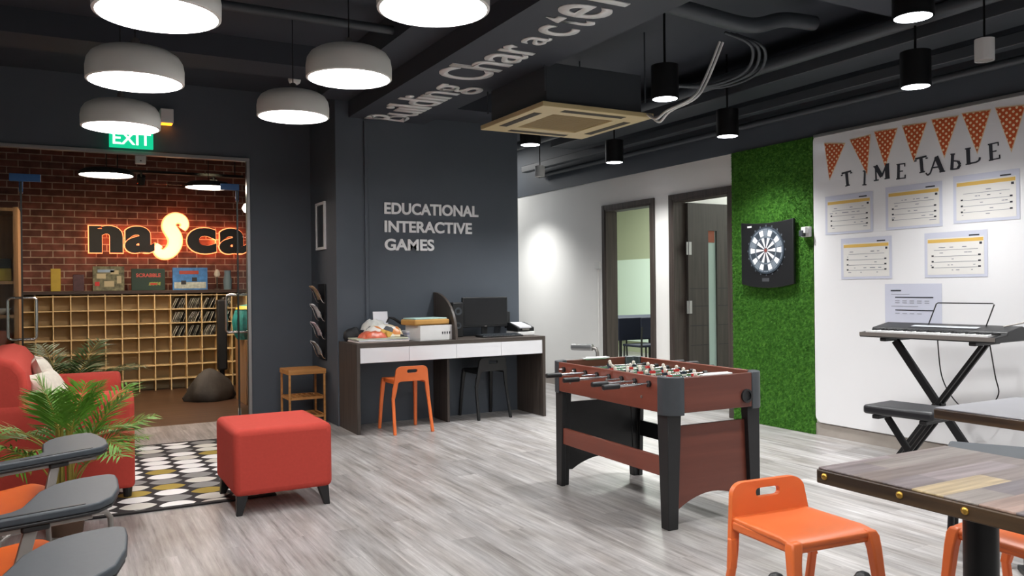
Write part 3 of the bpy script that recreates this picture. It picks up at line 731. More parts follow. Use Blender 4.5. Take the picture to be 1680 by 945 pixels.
MB().box(-.17, -.17, .445, .17, .17, .475).build('seat', M_dgrey, t, bevel=.012, seg=3)
for sx in (-1, 1):
    for sy in (-1, 1): MB().cyl((sx*.15, sy*.15, 0), (sx*.13, sy*.13, .446), .014, 10).build('leg', M_blackm, t)

# ------------------------------------------------------------------ foosball table
def make_foosball():
    t = thing('foosball_table', 'brown foosball table with black corner caps, chrome rods and black legs', 'foosball table', (2.992, 3.785, 0), math.radians(-1.6))
    hx, hy, zb, zt = .322, .592, .595, .775; c = .095
    th = .022
    MB().box(-hx, -hy+c, zb, -hx+th, hy-c, zt).build('side_panel', M_foosr, t, bevel=.003)
    MB().box(hx-th, -hy+c, zb, hx, hy-c, zt).build('side_panel', M_foosr, t, bevel=.003)
    MB().box(-hx+c, -hy, zb, hx-c, -hy+th, zt).build('end_panel', M_foos, t, bevel=.003)
    MB().box(-hx+c, hy-th, zb, hx-c, hy, zt).build('end_panel', M_foos, t, bevel=.003)
    MB().box(-hx+th, -hy+th, .64, hx-th, hy-th, .655).build('playing_field', M_pitch, t)
    MB().box(-hx+.03, -hy+.03, zb+.002, hx-.03, hy-.03, .62).build('underside', M_black, t)
    for sx in (-1, 1):
        for sy in (-1, 1):
            R = .075
            poly = [(sx*(hx-R+R*math.cos(k/8*PI/2)+.004), sy*(hy-R+R*math.sin(k/8*PI/2)+.004)) for k in range(9)]
            poly = [(sx*(hx+.004), sy*(hy-c))] + poly + [(sx*(hx-c), sy*(hy+.004)), (sx*(hx-c), sy*(hy-th-.012)), (sx*(hx-th-.03), sy*(hy-th-.03)), (sx*(hx-th-.012), sy*(hy-c))]
            MB().prism(poly, 'z', zb-.012, zt+.004).build('corner_cap', M_dgrey, t, bevel=.004)
            lx, ly = sx*(hx-.055), sy*(hy-.075)
            lg = MB()
            def L_sec(z, w):
                x0, y0 = sx*(hx-.012), sy*(hy-.03)
                return [(x0, y0, z), (x0-sx*w, y0, z), (x0-sx*w, y0-sy*.05, z), (x0-sx*.03, y0-sy*.05, z), (x0-sx*.03, y0-sy*w, z), (x0, y0-sy*w, z)]
            lg.loft([L_sec(0, .062), L_sec(.60, .088)]).build('leg', M_black, t, bevel=.004)
    # end boards between the legs with arched lower edge
    for sy in (-1, 1):
        p = [(-hx+.05, .52), (-hx+.05, .10)] + [(-.22+.44*k/12, .095+.065*math.sin(PI*k/12)**.85) for k in range(13)] + [(hx-.05, .10), (hx-.05, .52)]
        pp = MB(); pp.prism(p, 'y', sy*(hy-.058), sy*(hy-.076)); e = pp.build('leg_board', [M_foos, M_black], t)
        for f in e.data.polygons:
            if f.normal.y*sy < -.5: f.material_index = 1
    # low rails along the sides
    MB().box(-hx+.02, -hy+.09, .265, -hx+.04, hy-.09, .365).build('low_rail', M_foosr, t, bevel=.003)
    MB().box(hx-.04, -hy+.09, .265, hx-.02, hy-.09, .365).build('low_rail', M_black, t, bevel=.003)
    # ball return and screws
    b = MB(); b.lathe([(.036, 0), (.036, .012), (.026, .012), (.026, .003), (.0005, .003)], seg=28).xf(T(hx-.135, -hy, .655)@Matrix.Rotation(PI/2, 4, 'X'))
    b.build('ball_return', M_black, t)
    s = MB()
    for y in (-.36, -.0, .36): s.cyl((-hx-.003, y, .66), (-hx+.002, y, .66), .008, 10)
    s.build('screw', M_steel, t)
    for sy in (-1, 1):
        k = MB(); k.box(-.10, sy*(hy-.02)-.014, zt, .10, sy*(hy-.02)+.014, zt+.008); k.cyl((-.08, sy*(hy-.02), zt+.004), (.08, sy*(hy-.02), zt+.004), .010, 10); k.build('score_counter', M_whitepl, t, bevel=.002)
    # rods with men
    rods = [(-.43, 1, 0), (-.307, 2, 0), (-.184, 3, 1), (-.061, 5, 0), (.061, 5, 1), (.184, 3, 0), (.307, 2, 1), (.43, 1, 1)]
    for i, (y, n, team) in enumerate(rods):
        off = random.uniform(-.05, .05); z = .735; side = -1 if team == 0 else 1
        xa, xb = (-hx-.16+off, hx+.05+off) if side < 0 else (-hx-.06+off, hx+.16+off)
        r = MB().cyl((xa, y, z), (xb, y, z), .0075, 10).build('rod', M_chrome, t, smooth=True)
        for sx in (-1, 1): MB().cyl((sx*(hx-.004), y, z), (sx*(hx+.012), y, z), .017, 14).build('bearing', M_black, r)
        gx = xa if side < 0 else xb
        MB().cyl((gx, y, z), (gx+side*.10, y, z), .014, 14).build('grip', M_black, r, bevel=.004)
        mm = M_redpl if team == 0 else M_navypl
        sp = .52/(n+1) if n > 1 else .26
        for k in range(n):
            x = -.26+.52*(k+1)/(n+1)+off*.6; g = MB(); g.mi = 0
            g.box(x-.011, y-.007, z-.055, x+.011, y+.007, z-.02).box(x-.014, y-.010, z-.022, x+.014, y+.010, z+.018).box(x-.012, y-.014, z-.072, x+.012, y+.012, z-.055)
            g.mi = 1; g.box(x-.0145, y-.0105, z-.006, x+.0145, y+.0105, z+.004); g.lathe([(.0005, .018), (.008, .022), (.0105, .030), (.008, .039), (.0005, .042)], (x, y, z), 10)
            g.build('player', [mm, M_skin], r)
        for k, x in enumerate((-.27, .27)): MB().cyl((x-.012+off*.3, y, z), (x+.012+off*.3, y, z), .014, 12).build('bumper', M_black, r)
    return t
make_foosball()

# ------------------------------------------------------------------ desk and things on it
def make_desk():
    t = thing('desk', 'long dark wood desk with four white drawers and a curved dividing wing', 'desk', (2.165, 6.685, 0))
    Wd = 1.868; D = .512; H = .77
    MB().box(0, 0, 0, .03, D, H-.0005).build('side_panel', M_dkwood, t, bevel=.002)
    MB().box(Wd-.03, 0, 0, Wd, D, H-.0005).build('side_panel', M_dkwood, t, bevel=.002)
    MB().box(.0305, 0, H-.034, Wd-.0305, D, H).build('desk_top', M_dkwoodx, t, bevel=.002)
    MB().box(.92, .19, 0, .945, D, H-.175).build('middle_panel', M_dkwood, t, bevel=.002)
    MB().box(.031, .03, H-.17, Wd-.031, D, H-.0345).build('drawer_carcass', M_dkwoodx, t)
    xs = [.032, .478, .932, 1.392, 1.836]
    for a, b in zip(xs, xs[1:]):
        MB().box(a+.001, .003, H-.165, b-.001, .029, H-.036).build('drawer', M_whitedr, t, bevel=.0015)
    p = [(.015, 0), (D, 0), (D, .43)] + [(D-.02-.475*math.sin(k/10*PI/2)**1.15, .43*max(.0, math.cos(k/10*PI/2))**.8) for k in range(10)]
    w = MB().prism([(u, v+H) for u, v in p], 'x', .93, .955).build('divider_wing', M_dkwood, t, bevel=.002)
    return t
make_desk()
ZD = .771
def item(name, label, cat, mb, m, loc, rz=0, group=None, bevel=0, seg=2, smooth=False):
    return tag(mb.build(name, m, bevel=bevel, seg=seg, smooth=smooth, loc=loc, rot=(0, 0, rz)), label, cat, group)
def carton(name, label, loc, rz, w, d, h, m, bandm=None):
    o = item(name, label, 'box', MB().box(-w/2, -d/2, 0, w/2, d/2, h), m, loc, rz, bevel=.004)
    return o
# big flat magazine stack
t = thing('magazine_stack', 'flat pile of magazines under the snack bags on the desk end', 'magazines', (2.44, 6.93, ZD), .0)
for k, (dx, rz) in enumerate(((0, 0), (.005, .02), (-.004, -.015))):
    o = MB().box(-.235, -.16, 0, .235, .16, .012).build('magazine', [mat('pink_white_cover', '#dccfca', .5, var=.1), M_paper, mat('green_white_cover', '#c9cdb8', .5, var=.15)][k], t, bevel=.003, loc=(dx, 0, .0122*k), rot=(0, 0, rz))
def multi_foil():
    m = bpy.data.materials.new('printed_foil'); m.use_nodes = True; nt = m.node_tree; b = nt.nodes['Principled BSDF']; b.inputs['Roughness'].default_value = .3
    tc = N(nt, 'ShaderNodeTexCoord'); v = N(nt, 'ShaderNodeTexVoronoi'); v.inputs['Scale'].default_value = 17; nt.links.new(tc.outputs['Object'], v.inputs['Vector'])
    sp = N(nt, 'ShaderNodeSeparateColor'); nt.links.new(v.outputs['Color'], sp.inputs[0])
    r = ramp(nt, [(0, '#e6e2d6'), (.3, '#dcb25a'), (.45, '#ecebe6'), (.68, '#565a60'), (.76, '#e8d9b8'), (.9, '#d98a4a')], 'CONSTANT'); nt.links.new(sp.outputs[0], r.inputs[0]); nt.links.new(r.outputs[0], b.inputs['Base Color'])
    return m
def bag(label, loc, rz, w, d, h, m, seed, flat=False):
    rnd = random.Random(seed); mb = MB(); n = 12; bm = mb.bm
    for sg in (1, -1):
        g = []
        for i in range(n+1):
            r = []
            for j in range(n+1):
                u, v = i/n*2-1, j/n*2-1
                hh = h*((1-u**4)*(1-v**6))**.7*(1+.13*math.sin(u*7+seed)*math.cos(v*6+seed)) if sg > 0 else 0
                jit = .004*rnd.uniform(-1, 1)
                r.append(bm.verts.new((u*w/2+jit*(abs(u) < .95), v*d/2, hh+(jit if sg > 0 and 0 < i < n and 0 < j < n else 0))))
            g.append(r)
        for i in range(n):
            for j in range(n): bm.faces.new((g[i][j], g[i+1][j], g[i+1][j+1], g[i][j+1]))
    bmesh.ops.remove_doubles(bm, verts=bm.verts, dist=.003)
    return tag(mb.build('snack_bag', m, smooth=True, loc=loc, rot=(0, 0, rz)), label, 'snack bag', 'snack bags on the desk')
bag('orange red snack bag lying on the magazines', (2.37, 6.87, ZD+.038), .15, .22, .17, .055, mat('orange_foil', '#d9694c', .35, var=.25, scale=20), 1)
bag('white and yellow printed snack bag piled over the orange bag', (2.50, 6.97, ZD+.04), -.12, .36, .20, .10, multi_foil(), 2)
bag('crumpled white wrapper at the back of the snack pile', (2.455, 7.08, ZD+.10), .5, .22, .14, .085, mat('white_foil', '#dcdcd8', .35, var=.12, scale=22), 3)
tag(MB().box(-.07, -.004, 0, .07, .004, .13).build('paper_card', M_paper, loc=(2.53, 7.10, ZD+.13), rot=(-.12, 0, .05)), 'white paper card sticking up from the snack bags', 'card')
tag(MB().tube([(2.56, 7.03, .93), (2.585, 7.03, .975), (2.63, 7.03, .965), (2.70, 7.03, .92), (2.77, 7.02, .90), (2.83, 7.02, .905)], [.012, .016, .024, .026, .022, .012], 10, .55).build('black_strap', M_black, smooth=True), 'black padded strap trailing from the snack bags to the notebooks', 'strap')
# dark pouch at left end
mb = MB(); mb.lathe([(.0005, 0), (.055, 0), (.066, .03), (.06, .07), (.045, .10), (.03, .118), (.0005, .12)], seg=20)
for v in mb.bm.verts: v.co.x *= 1.35; v.co.y *= .9; v.co.z += .008*math.sin(v.co.x*60)
tag(mb.build('black_pouch', mat('black_nylon', '#15171c', .6, bump=.4, bscale=20), smooth=True, loc=(2.262, 7.09, ZD)), 'black nylon pouch at the end of the desk by the corner', 'pouch')
t = thing('notebook_stack', 'small stack of white and lilac notebooks between the snacks and the white box', 'notebooks', (2.76, 7.01, ZD), 0)
for k in range(5):
    MB().box(-.055, -.11, 0, .055, .11, .016).build('notebook', [M_paper, mat('lilac_cover', '#b9bcd6', .5), M_paper, mat('lilac_cover', '#b9bcd6', .5), M_paper][k], t, bevel=.002, loc=(.003*(k % 2), 0, .0165*k), rot=(0, 0, .02*((k*3) % 4-1.5)))
# white carton
t = thing('white_carton', 'open white cardboard carton with a row of small black symbols on the desk', 'box', (2.905, 6.87, ZD), math.radians(9))
f = MB().box(-.168, -.13, 0, .168, .13, .006)
f.box(-.168, -.13, .006, .168, -.125, .135).box(-.168, .125, .006, .168, .13, .135).box(-.168, -.125, .006, -.163, .125, .135).box(.163, -.125, .006, .168, .125, .135)
f.build('carton_body', mat('white_card', '#dfdfdf', .6, var=.03, scale=10), t, bevel=.0015)
s = MB()
for k in range(4):
    x = .06+.025*k; s.box(x, -.1312, .055, x+.012, -.1302, .075).box(x+.003, -.1312, .05, x+.009, -.1302, .054)
s.build('printed_symbol', M_ink, t)
t = thing('foam_cushion', 'tan block cushion with a pale teal top resting on the white carton', 'cushion', (2.875, 6.88, ZD+.1365), math.radians(10))
MB().box(-.185, -.125, 0, .185, .125, .052).build('tan_body', mat('tan_foam', '#c1924f', .8, var=.08, scale=20), t, bevel=.014, seg=3)
MB().box(-.168, -.11, .050, .168, .11, .064).build('teal_top', mat('pale_teal_cloth', '#a9c9c4', .8, var=.05), t, bevel=.006, seg=2)
# headset/desk stand between wing and monitor
t = thing('speaker', 'small black desktop speaker with chrome rings between the dividing wing and monitor', 'speaker', (3.268, 7.06, ZD), 0)
MB().box(-.055, -.05, 0, .055, .06, .33).build('cabinet', M_black, t, bevel=.01, seg=3)
for z, r in ((.245, .038), (.11, .032)):
    b = MB().lathe([(r, 0), (r, .004), (r*.8, .004), (r*.3, -.003), (.0005, -.002)], seg=24).xf(T(0, -.05, z)@Matrix.Rotation(PI/2, 4, 'X')); b.build('speaker_cone', M_dgrey, t, smooth=True)
t = thing('monitor', 'black desktop monitor standing on the desk in front of the slate wall', 'monitor', (3.575, 7.06, ZD), math.radians(1))
MB().box(-.245, -.018, .085, .245, .018, .375).build('bezel', M_black, t, bevel=.006)
MB().box(-.23, -.0195, .105, .23, -.0175, .362).build('screen', M_screen, t)
MB().box(-.012, -.0205, .091, .012, -.0185, .098).build('badge', M_steel, t)
MB().box(-.03, .0, .01, .03, .018, .09).build('neck', M_black, t, bevel=.004)
MB().lathe([(.0005, 0), (.11, 0), (.11, .006), (.09, .013), (.0005, .016)], seg=32).build('base', M_black, t, smooth=True)
t = thing('keyboard', 'flat black computer keyboard lying in front of the monitor', 'keyboard', (3.63, 6.86, ZD), math.radians(1))
MB().prism([(-.075, 0), (.075, 0), (.075, .022), (-.075, .012)], 'x', -.22, .22).build('case', M_black, t, bevel=.003)
k = MB()
for r in range(5):
    for c in range(15):
        x = -.205+c*.0275; y = -.06+r*.025; z = .0145+r*.0016; k.box(x, y, z-.002, x+.023, y+.02, z+.006)
k.build('key_field', M_dgrey, t)
t = thing('printer', 'small black and white printer tray at the corridor end of the desk', 'printer', (3.935, 6.995, ZD), 0)
MB().box(-.09, -.12, 0, .09, .13, .035).build('lower_body', M_whitepl, t, bevel=.004)
MB().prism([(-.11, .036), (.12, .036), (.12, .115), (.07, .12), (-.11, .075)], 'x', -.092, .092).build('upper_body', M_black, t, bevel=.006)
MB().box(-.075, -.105, .088, .055, .10, .106).xf(Matrix.Rotation(.18, 4, 'X')).build('paper_tray', M_paper, t, bevel=.003)
MB().box(-.045, -.1225, .05, .03, -.110, .065).build('output_slot', M_steel, t)
tag(MB().box(-.028, -.009, 0, .028, .009, .17).build('desk_phone', M_black, bevel=.006, loc=(3.86, 7.13, ZD+.06), rot=(-.16, .1, 0)), 'black phone handset leaning upright behind the printer', 'phone')
# conduit on desk wall
tag(MB().box(2.42, YD-.02, .772, 2.45, YD, 2.78).build('wall_conduit', M_wall, bevel=.003), 'slate painted cable conduit running up the wall behind the snacks', 'conduit')

# ------------------------------------------------------------------ wall lettering
t = thing('wall_lettering', 'white raised capitals reading EDUCATIONAL INTERACTIVE GAMES on the slate wall', 'lettering', (2.61, YD-.001, 1.6), 0)
for s, z, wd in (('EDUCATIONAL', .338, .972), ('INTERACTIVE', .169, .90), ('GAMES', 0, .497)):
    mb = text_mb(s, .145, .006, .0042); a, b = width_of(mb); mb.xf(Matrix.Diagonal((wd/(b-a), 1, 1, 1))@T(-a, 0, 0)); mb.xf(T(0, -.007, z)@FACE_NY)
    mb.build('word', M_letter, t)
# lettering on the beam underside
t = thing('ceiling_lettering', 'silver letters reading Building Character on the underside of the dark beam', 'lettering', (2.79, 7.17, 2.799), 0)
def soff(ch, ya, yb, xt, xb, caps):
    """letter from ya (far) to yb (near); xt = top X, xb = baseline X"""
    mb = text_mb(ch, 1, .0, .012); ys = [v.co.y for v in mb.bm.verts]; a, b = width_of(mb)
    hgt = (xb-xt)/caps
    bmesh.ops.solidify(mb.bm, geom=mb.bm.faces[:], thickness=.006)
    mb.xf(T(0, 0, 0)@Matrix.Diagonal(((ya-yb)/(b-a), hgt, 1, 1))@T(-a, 0, 0))
    mb.xf(T(xb-2.79, ya-7.17, -.005)@FACE_DN); mb.build('letter', M_greyletter, t)
CAP = .72
y = 7.16
for ch, wd in (('B', .24), ('u', .21), ('i', .085), ('l', .085), ('d', .22), ('i', .085), ('n', .21), ('g', .22)):
    soff(ch, y, y-wd, 2.40, 2.79, CAP); y -= wd+.018
y = 5.50
for ch, wd in (('C', .28), ('h', .22), ('a', .22), ('r', .15)):
    soff(ch, y, y-wd, 2.36, 2.76, CAP); y -= wd+.02
for ch, ya, wd, xt, xb in (('a', 4.50, .16, 2.45, 2.70), ('c', 4.28, .16, 2.38, 2.76), ('t', 4.06, .1, 2.36, 2.76), ('e', 3.93, .20, 2.26, 2.74), ('r', 3.66, .16, 2.26, 2.74)):
    soff(ch, ya, ya-wd, xt, xb, CAP)

# ------------------------------------------------------------------ air conditioner
t = thing('air_conditioner', 'beige square ceiling cassette air conditioner with a central grille', 'air conditioner', (3.41, 5.33, 2.50), 0)
w = MB(); A = .485
w.holed([(-A, -A), (A, -A), (A, A), (-A, A)], [(-.27, -.27), (.27, -.27), (.27, .27), (-.27, .27)], 'z', 0, .035)
w.build('panel', M_beige, t, bevel=.004)
g = MB(); g.box(-.269, -.269, .012, .269, .269, .03)
for k in range(18): g.box(-.26, -.26+k*.0295, .006, .26, -.25+k*.0295, .0125)
g.build('intake_grille', M_beiged, t)
for x0, y0, x1, y1 in ((-.27, -.43, .27, -.365), (-.27, .365, .27, .43), (-.43, -.27, -.365, .27), (.365, -.27, .43, .27)):
    MB().box(x0, y0, -.002, x1, y1, .004).build('air_slot', mat('dark_slot', '#3a3226', .7), t)
MB().box(-.42, -.42, .036, .42, .42, .33).build('casing', mat('dark_casing', '#3b4046', .6), t, bevel=.005)
for sx in (-1, 1):
    for sy in (-1, 1): MB().cyl((sx*.44, sy*.44, .12), (sx*.44, sy*.44, ZC-2.5), .006, 8).build('hanger_rod', M_pipe, t)
for i, (dx, dz) in enumerate(((0, 0), (.03, -.02))):
    pipe('loose_cable', [(3.84+dx, 4.86, 2.53), (3.80+dx, 4.70, 2.46+dz), (3.78+dx, 4.55, 2.49), (3.88+dx, 4.40, 2.56), (3.98+dx, 4.38, 2.70), (4.05+dx, 4.3, 2.95)], .009, ['white cable looping from the air conditioner corner to the ceiling', 'second white cable of the loop beside the air conditioner'][i], 'cable', M_whitepl, 'loose white cables')
for i in range(3):
    pipe('cable_loop', [(4.0+.05*i, 4.2, 2.98), (4.2+.06*i, 4.15, 2.90), (4.3+.06*i, 4.3, 2.78), (4.15+.06*i, 4.5, 2.70), (3.9+.05*i, 4.7, 2.72)], .011, ['dark cable bundle loop behind the hanging downlight, inner strand', 'dark cable bundle loop behind the hanging downlight, middle strand', 'dark cable bundle loop behind the hanging downlight, outer strand'][i], 'cable', M_pipe, 'dark cable loops')
pipe('ceiling_cable', [(3.4, 2.55, 3.0), (3.6, 2.65, 2.86), (3.75, 2.45, 2.80), (3.62, 2.2, 2.86), (3.5, 2.0, 3.0)], .008, 'thin grey cable drooping across the dark ceiling near the front downlight', 'cable', M_steel)

# small ceiling devices
def emergency(label, loc, r, h):
    t = thing('emergency_light', label, 'emergency light', loc, 0, 'white cylinder emergency lights')
    MB().lathe([(r, 0), (r, h), (.0005, h), (.0005, h-.004), (r-.004, h-.004), (r-.004, 0)], seg=28).build('housing', M_whitepl, t, smooth=True)
    MB().lathe([(.0005, .012), (r-.005, .012), (r-.005, .005), (.0005, .005)], seg=28).build('lens', M_steel, t)
    MB().cyl((0, 0, h-.002), (0, 0, 2.95-loc[2]), .006, 8).build('stem', M_blackm, t)
emergency('white cylinder emergency light under the dark trunking above the bunting', (4.485, 2.69, 2.47), .05, .12)
emergency('white cylinder emergency light near the far end of the corridor ceiling', (4.676, 7.83, 2.47), .055, .12)
t = thing('smoke_detector', 'white domed smoke detector on the dark ceiling above the smaller pendant', 'smoke detector', (1.72, 6.9, 2.985), 0)
MB().lathe([(.052, .165), (.052, .02), (.045, .0), (.03, -.012), (.0005, -.016)], seg=28).build('dome', M_whitepl, t, smooth=True)
# exit sign
t = thing('exit_sign', 'green illuminated exit sign above the glass entrance', 'sign', (.536, 7.985, 2.515), 0)
MB().box(-.178, -.02, 0, .178, .02, .17).build('light_box', M_exit, t, bevel=.003)
mb = text_mb('EXIT', .155, .001, .002, align='CENTER'); mb.xf(T(0, -.0215, .03)@FACE_NY); mb.build('lettering', M_exitw, t)
MB().box(-.02, .02, .06, .02, .075, .12).build('bracket', M_steel, t)
t = thing('emergency_box', 'white box light with amber indicator on the slate wall beside the exit sign', 'emergency light', (.83, 7.995, 2.76), 0)
MB().box(-.055, -.05, 0, .055, .064, .13).build('housing', M_whitepl, t, bevel=.006)
MB().box(-.045, -.046, -.006, .045, .05, .001).build('indicator', M_amber, t)
t = thing('door_sensor', 'small white sensor box behind the glass under the exit sign', 'sensor', (.62, 8.13, 2.40), 0)
MB().box(-.045, -.03, 0, .045, .03, .1).build('housing', M_whitepl, t, bevel=.006)
MB().box(-.006, -.034, .02, .006, -.029, .03).build('lens', M_black, t)
# picture and magazine rack on the side face of the desk block
t = thing('picture_frame', 'narrow white framed picture on the slate side wall above the magazine rack', 'picture', (2.154, 7.67, 1.615), 0)
fm = MB(); fm.holed([(-.15, 0), (.15, 0), (.15, .45), (-.15, .45)], [(-.125, .025), (.125, .025), (.125, .425), (-.125, .425)], 'x', -.02, 0)
fm.build('frame', M_whitepl, t)
MB().box(-.010, -.124, .026, -.004, .124, .424).build('picture', mat('dark_print', '#2a2d33', .3, var=.4, scale=8), t)
t = thing('magazine_rack', 'black wall magazine rack with curved wire pockets beside the bamboo stand', 'magazine rack', (2.154, 7.66, .57), 0)
MB().box(-.012, -.12, 0, 0, .12, .72).build('back_plate', M_blackm, t, bevel=.003)
for z in (.02, .2, .37, .54):
    for y in (-.1, .1):
        MB().tube([(-.012, y, z), (-.03, y, z+.01), (-.05, y, z+.05), (-.07, y, z+.11), (-.10, y, z+.15)], .004, 8).build('wire', M_chrome, t, smooth=True)
MG = [(.55, mat('tan_cover', '#b59a7c', .5, var=.5, scale=20), 'brown and white magazine in the top pocket of the wall rack'), (.38, M_paper, 'white leaflet bundle in the second pocket of the wall rack'),
      (.21, mat('pink_cover', '#d9c3cd', .5, var=.35, scale=18), 'pink and white magazine in the third pocket of the wall rack'), (.03, mat('grey_cover', '#aeb0b3', .5, var=.3, scale=18), 'grey magazine in the lowest pocket of the wall rack')]
for z, m, lb in MG:
    mb = MB(); bm = mb.bm; V = []
    for k in range(8):
        u = k/7; x = -.02-.075*u**1.5-.02*max(0, u-.6); V.append([bm.verts.new((x+.004*math.sin(j*2.1+z*9)*u, -.06+.12*j/6, .02+.15*u-.06*max(0, u-.75))) for j in range(7)])
    for a, b in zip(V, V[1:]):
        for j in range(6): bm.faces.new((a[j], a[j+1], b[j+1], b[j]))
    o = mb.build('magazine', m, smooth=True, loc=(2.148, 7.66, .57+z)); md = o.modifiers.new('thick', 'SOLIDIFY'); md.thickness = .008
    tag(o, lb, 'magazine', 'magazines in the wall rack')
# bamboo stand
t = thing('bamboo_stand', 'bamboo stool with a slatted lower shelf in the slate corner', 'stool', (1.945, 7.62, 0), 0)
MB().box(-.175, -.17, .46, .175, .17, .505).build('top', M_oak, t, bevel=.005)
for sx in (-1, 1):
    for sy in (-1, 1): MB().box(sx*.160-.009, sy*.154-.009, 0, sx*.160+.009, sy*.154+.009, .46).build('leg', M_oak, t, bevel=.002)
for z in (.23, .06):
    f = MB()
    for sy in (-1, 1): f.box(-.146, sy*.152-.01, z, .146, sy*.152+.01, z+.022)
    for sx in (-1, 1): f.box(sx*.158-.01, -.14, z, sx*.158+.01, .14, z+.022)
    for k in range(6): f.box(-.13+.047*k, -.145, z+.004, -.115+.047*k, .145, z+.018)
    f.build('slatted_shelf', M_oak, t)

# ------------------------------------------------------------------ turf panel, dartboard, timetable wall
tag(MB().box(XR-.03, 4.686, 0, XR-.001, 5.608, 2.453).build('turf_panel', M_grass), 'bright green artificial turf panel covering the wall behind the dartboard', 'turf panel')
mb = MB(); rnd = random.Random(3)
for k in range(42000):
    y = rnd.uniform(4.688, 5.606); z = rnd.uniform(.0, 2.45); l = rnd.uniform(.012, .024); x = XR-.0301
    dy = rnd.uniform(-.010, .010); dz = rnd.uniform(-.016, .004); w_ = .0022; ang = rnd.uniform(0, PI); cy, cz = w_*math.cos(ang), w_*math.sin(ang)
    z1 = max(.001, min(2.452, z+dz)); y1 = max(4.687, min(5.607, y+dy))
    mb.bm.faces.new([mb.bm.verts.new(p) for p in ((x+.001, y-cy, max(0.0005, z-cz)), (x+.001, y+cy, max(0.0005, z+cz)), (x-l, y1, z1))])
o = mb.build('turf_blades', M_grass, bpy.data.objects['turf_panel']); o['kind'] = 'stuff'

def make_dartboard():
    t = thing('dartboard', 'black electronic dartboard with white segments hung on the turf panel', 'dartboard', (XR-.053, 5.143, 1.245), 0)
    Hh = .55; hw = .30; out = []
    for k in range(13):
        u = -1+2*k/12; out.append((u*hw, Hh-.02+.02*u*u))      # concave top
    for k in range(13):
        u = 1-2*k/12; out.append((u*hw*(1.0), -.0-.035*(1-u*u)))
    MB().prism(out, 'x', -.03, 0.0).build('case', M_black, t, bevel=.006)
    cz = .292; zx = -.0305
    def ring(r0, r1, a0, a1, dx, mb, n=4):
        p = []
        for k in range(n+1): a = a0+(a1-a0)*k/n; p.append((r1*math.cos(a), r1*math.sin(a)))
        for k in range(n, -1, -1): a = a0+(a1-a0)*k/n; p.append((r0*math.cos(a), r0*math.sin(a)))
        mb.face([(zx-dx, u, v+cz) for u, v in p])
    bd = MB(); bd.lathe([(.0005, 0), (.205, 0), (.205, .006), (.0005, .006)], seg=48).xf(T(zx, 0, cz)@Matrix.Rotation(-PI/2, 4, 'Y')); bd.build('board_face', mat('slate_blue_plastic', '#323c46', .5), t)
    wt = MB(); gr = MB(); rd = MB()
    for k in range(20):
        a0 = (k-.5)*2*PI/20+.015; a1 = (k+.5)*2*PI/20-.015
        ring(.178, .190, a0, a1, .0075, gr); ring(.112, .122, a0, a1, .0075, gr)
        if k % 2 == 0:
            ring(.126, .176, a0, a1, .0076, wt); ring(.02, .110, a0, a1, .0076, wt)
        else:
            ring(.126, .176, a0, a1, .0076, gr) if k % 4 == 1 else None
    ring(.0005, .016, 0, 2*PI, .0078, rd, 20)
    for k in range(20):
        a = (k-.5)*2*PI/20; ring(.016, .10, a-.006, a+.006, .0079, rd, 1)
    wt.build('white_segments', mat('white_segment', '#e9ecef', .4), t); gr.build('grey_segments', mat('grey_segment', '#76808a', .5), t); rd.build('bull', mat('dark_red_plastic', '#7d3a33', .5), t)
    MB().box(-.0315, .17, .50, -.0305, .22, .515).build('badge', M_whitepl, t)
    mb = MB().box(-.0315, -.03, .02, -.0305, .05, .05); mb.build('display', mat('grey_display', '#4a4c50', .4), t)
    nb = MB()
    for k in range(20):
        a = k*2*PI/20; nb.box(zx-.0012, .215*math.cos(a)-.006, cz+.215*math.sin(a)-.008, zx-.0002, .215*math.cos(a)+.006, cz+.215*math.sin(a)+.008)
    nb.build('number_ring', mat('dim_grey_print', '#555b63', .5), t)
    d = t; d.rotation_euler = (0, 0, 0)
make_dartboard()
t = thing('wall_socket', 'white double socket with plug between the turf and the timetable panel', 'socket', (XR-.031, 4.735, 1.63), 0)
MB().box(-.035, -.042, 0, 0, .042, .085).build('face_plate', M_whitepl, t, bevel=.004)
MB().box(-.075, -.01, .005, -.035, .03, .055).build('plug', M_dgrey, t, bevel=.005)
MB().box(-.07, -.035, .03, -.035, -.013, .08).build('adaptor', M_whitepl, t, bevel=.004)

# white timetable panel with rounded corners
poly = rrect(-1.2, .105, 4.676, 2.466, .06, 6)
tag(MB().prism(poly, 'x', XR-.03, XR-.001).build('white_wall_board', M_board, bevel=.003), 'large glossy white rounded panel carrying the timetable sheets', 'wall panel')
xb = XR-.0305
tag(MB().box(xb-.012, -1.2, 2.437, xb, 4.66, 2.462).build('panel_rail', M_alu, bevel=.002), 'slim grey rail along the top edge of the white timetable panel', 'rail')
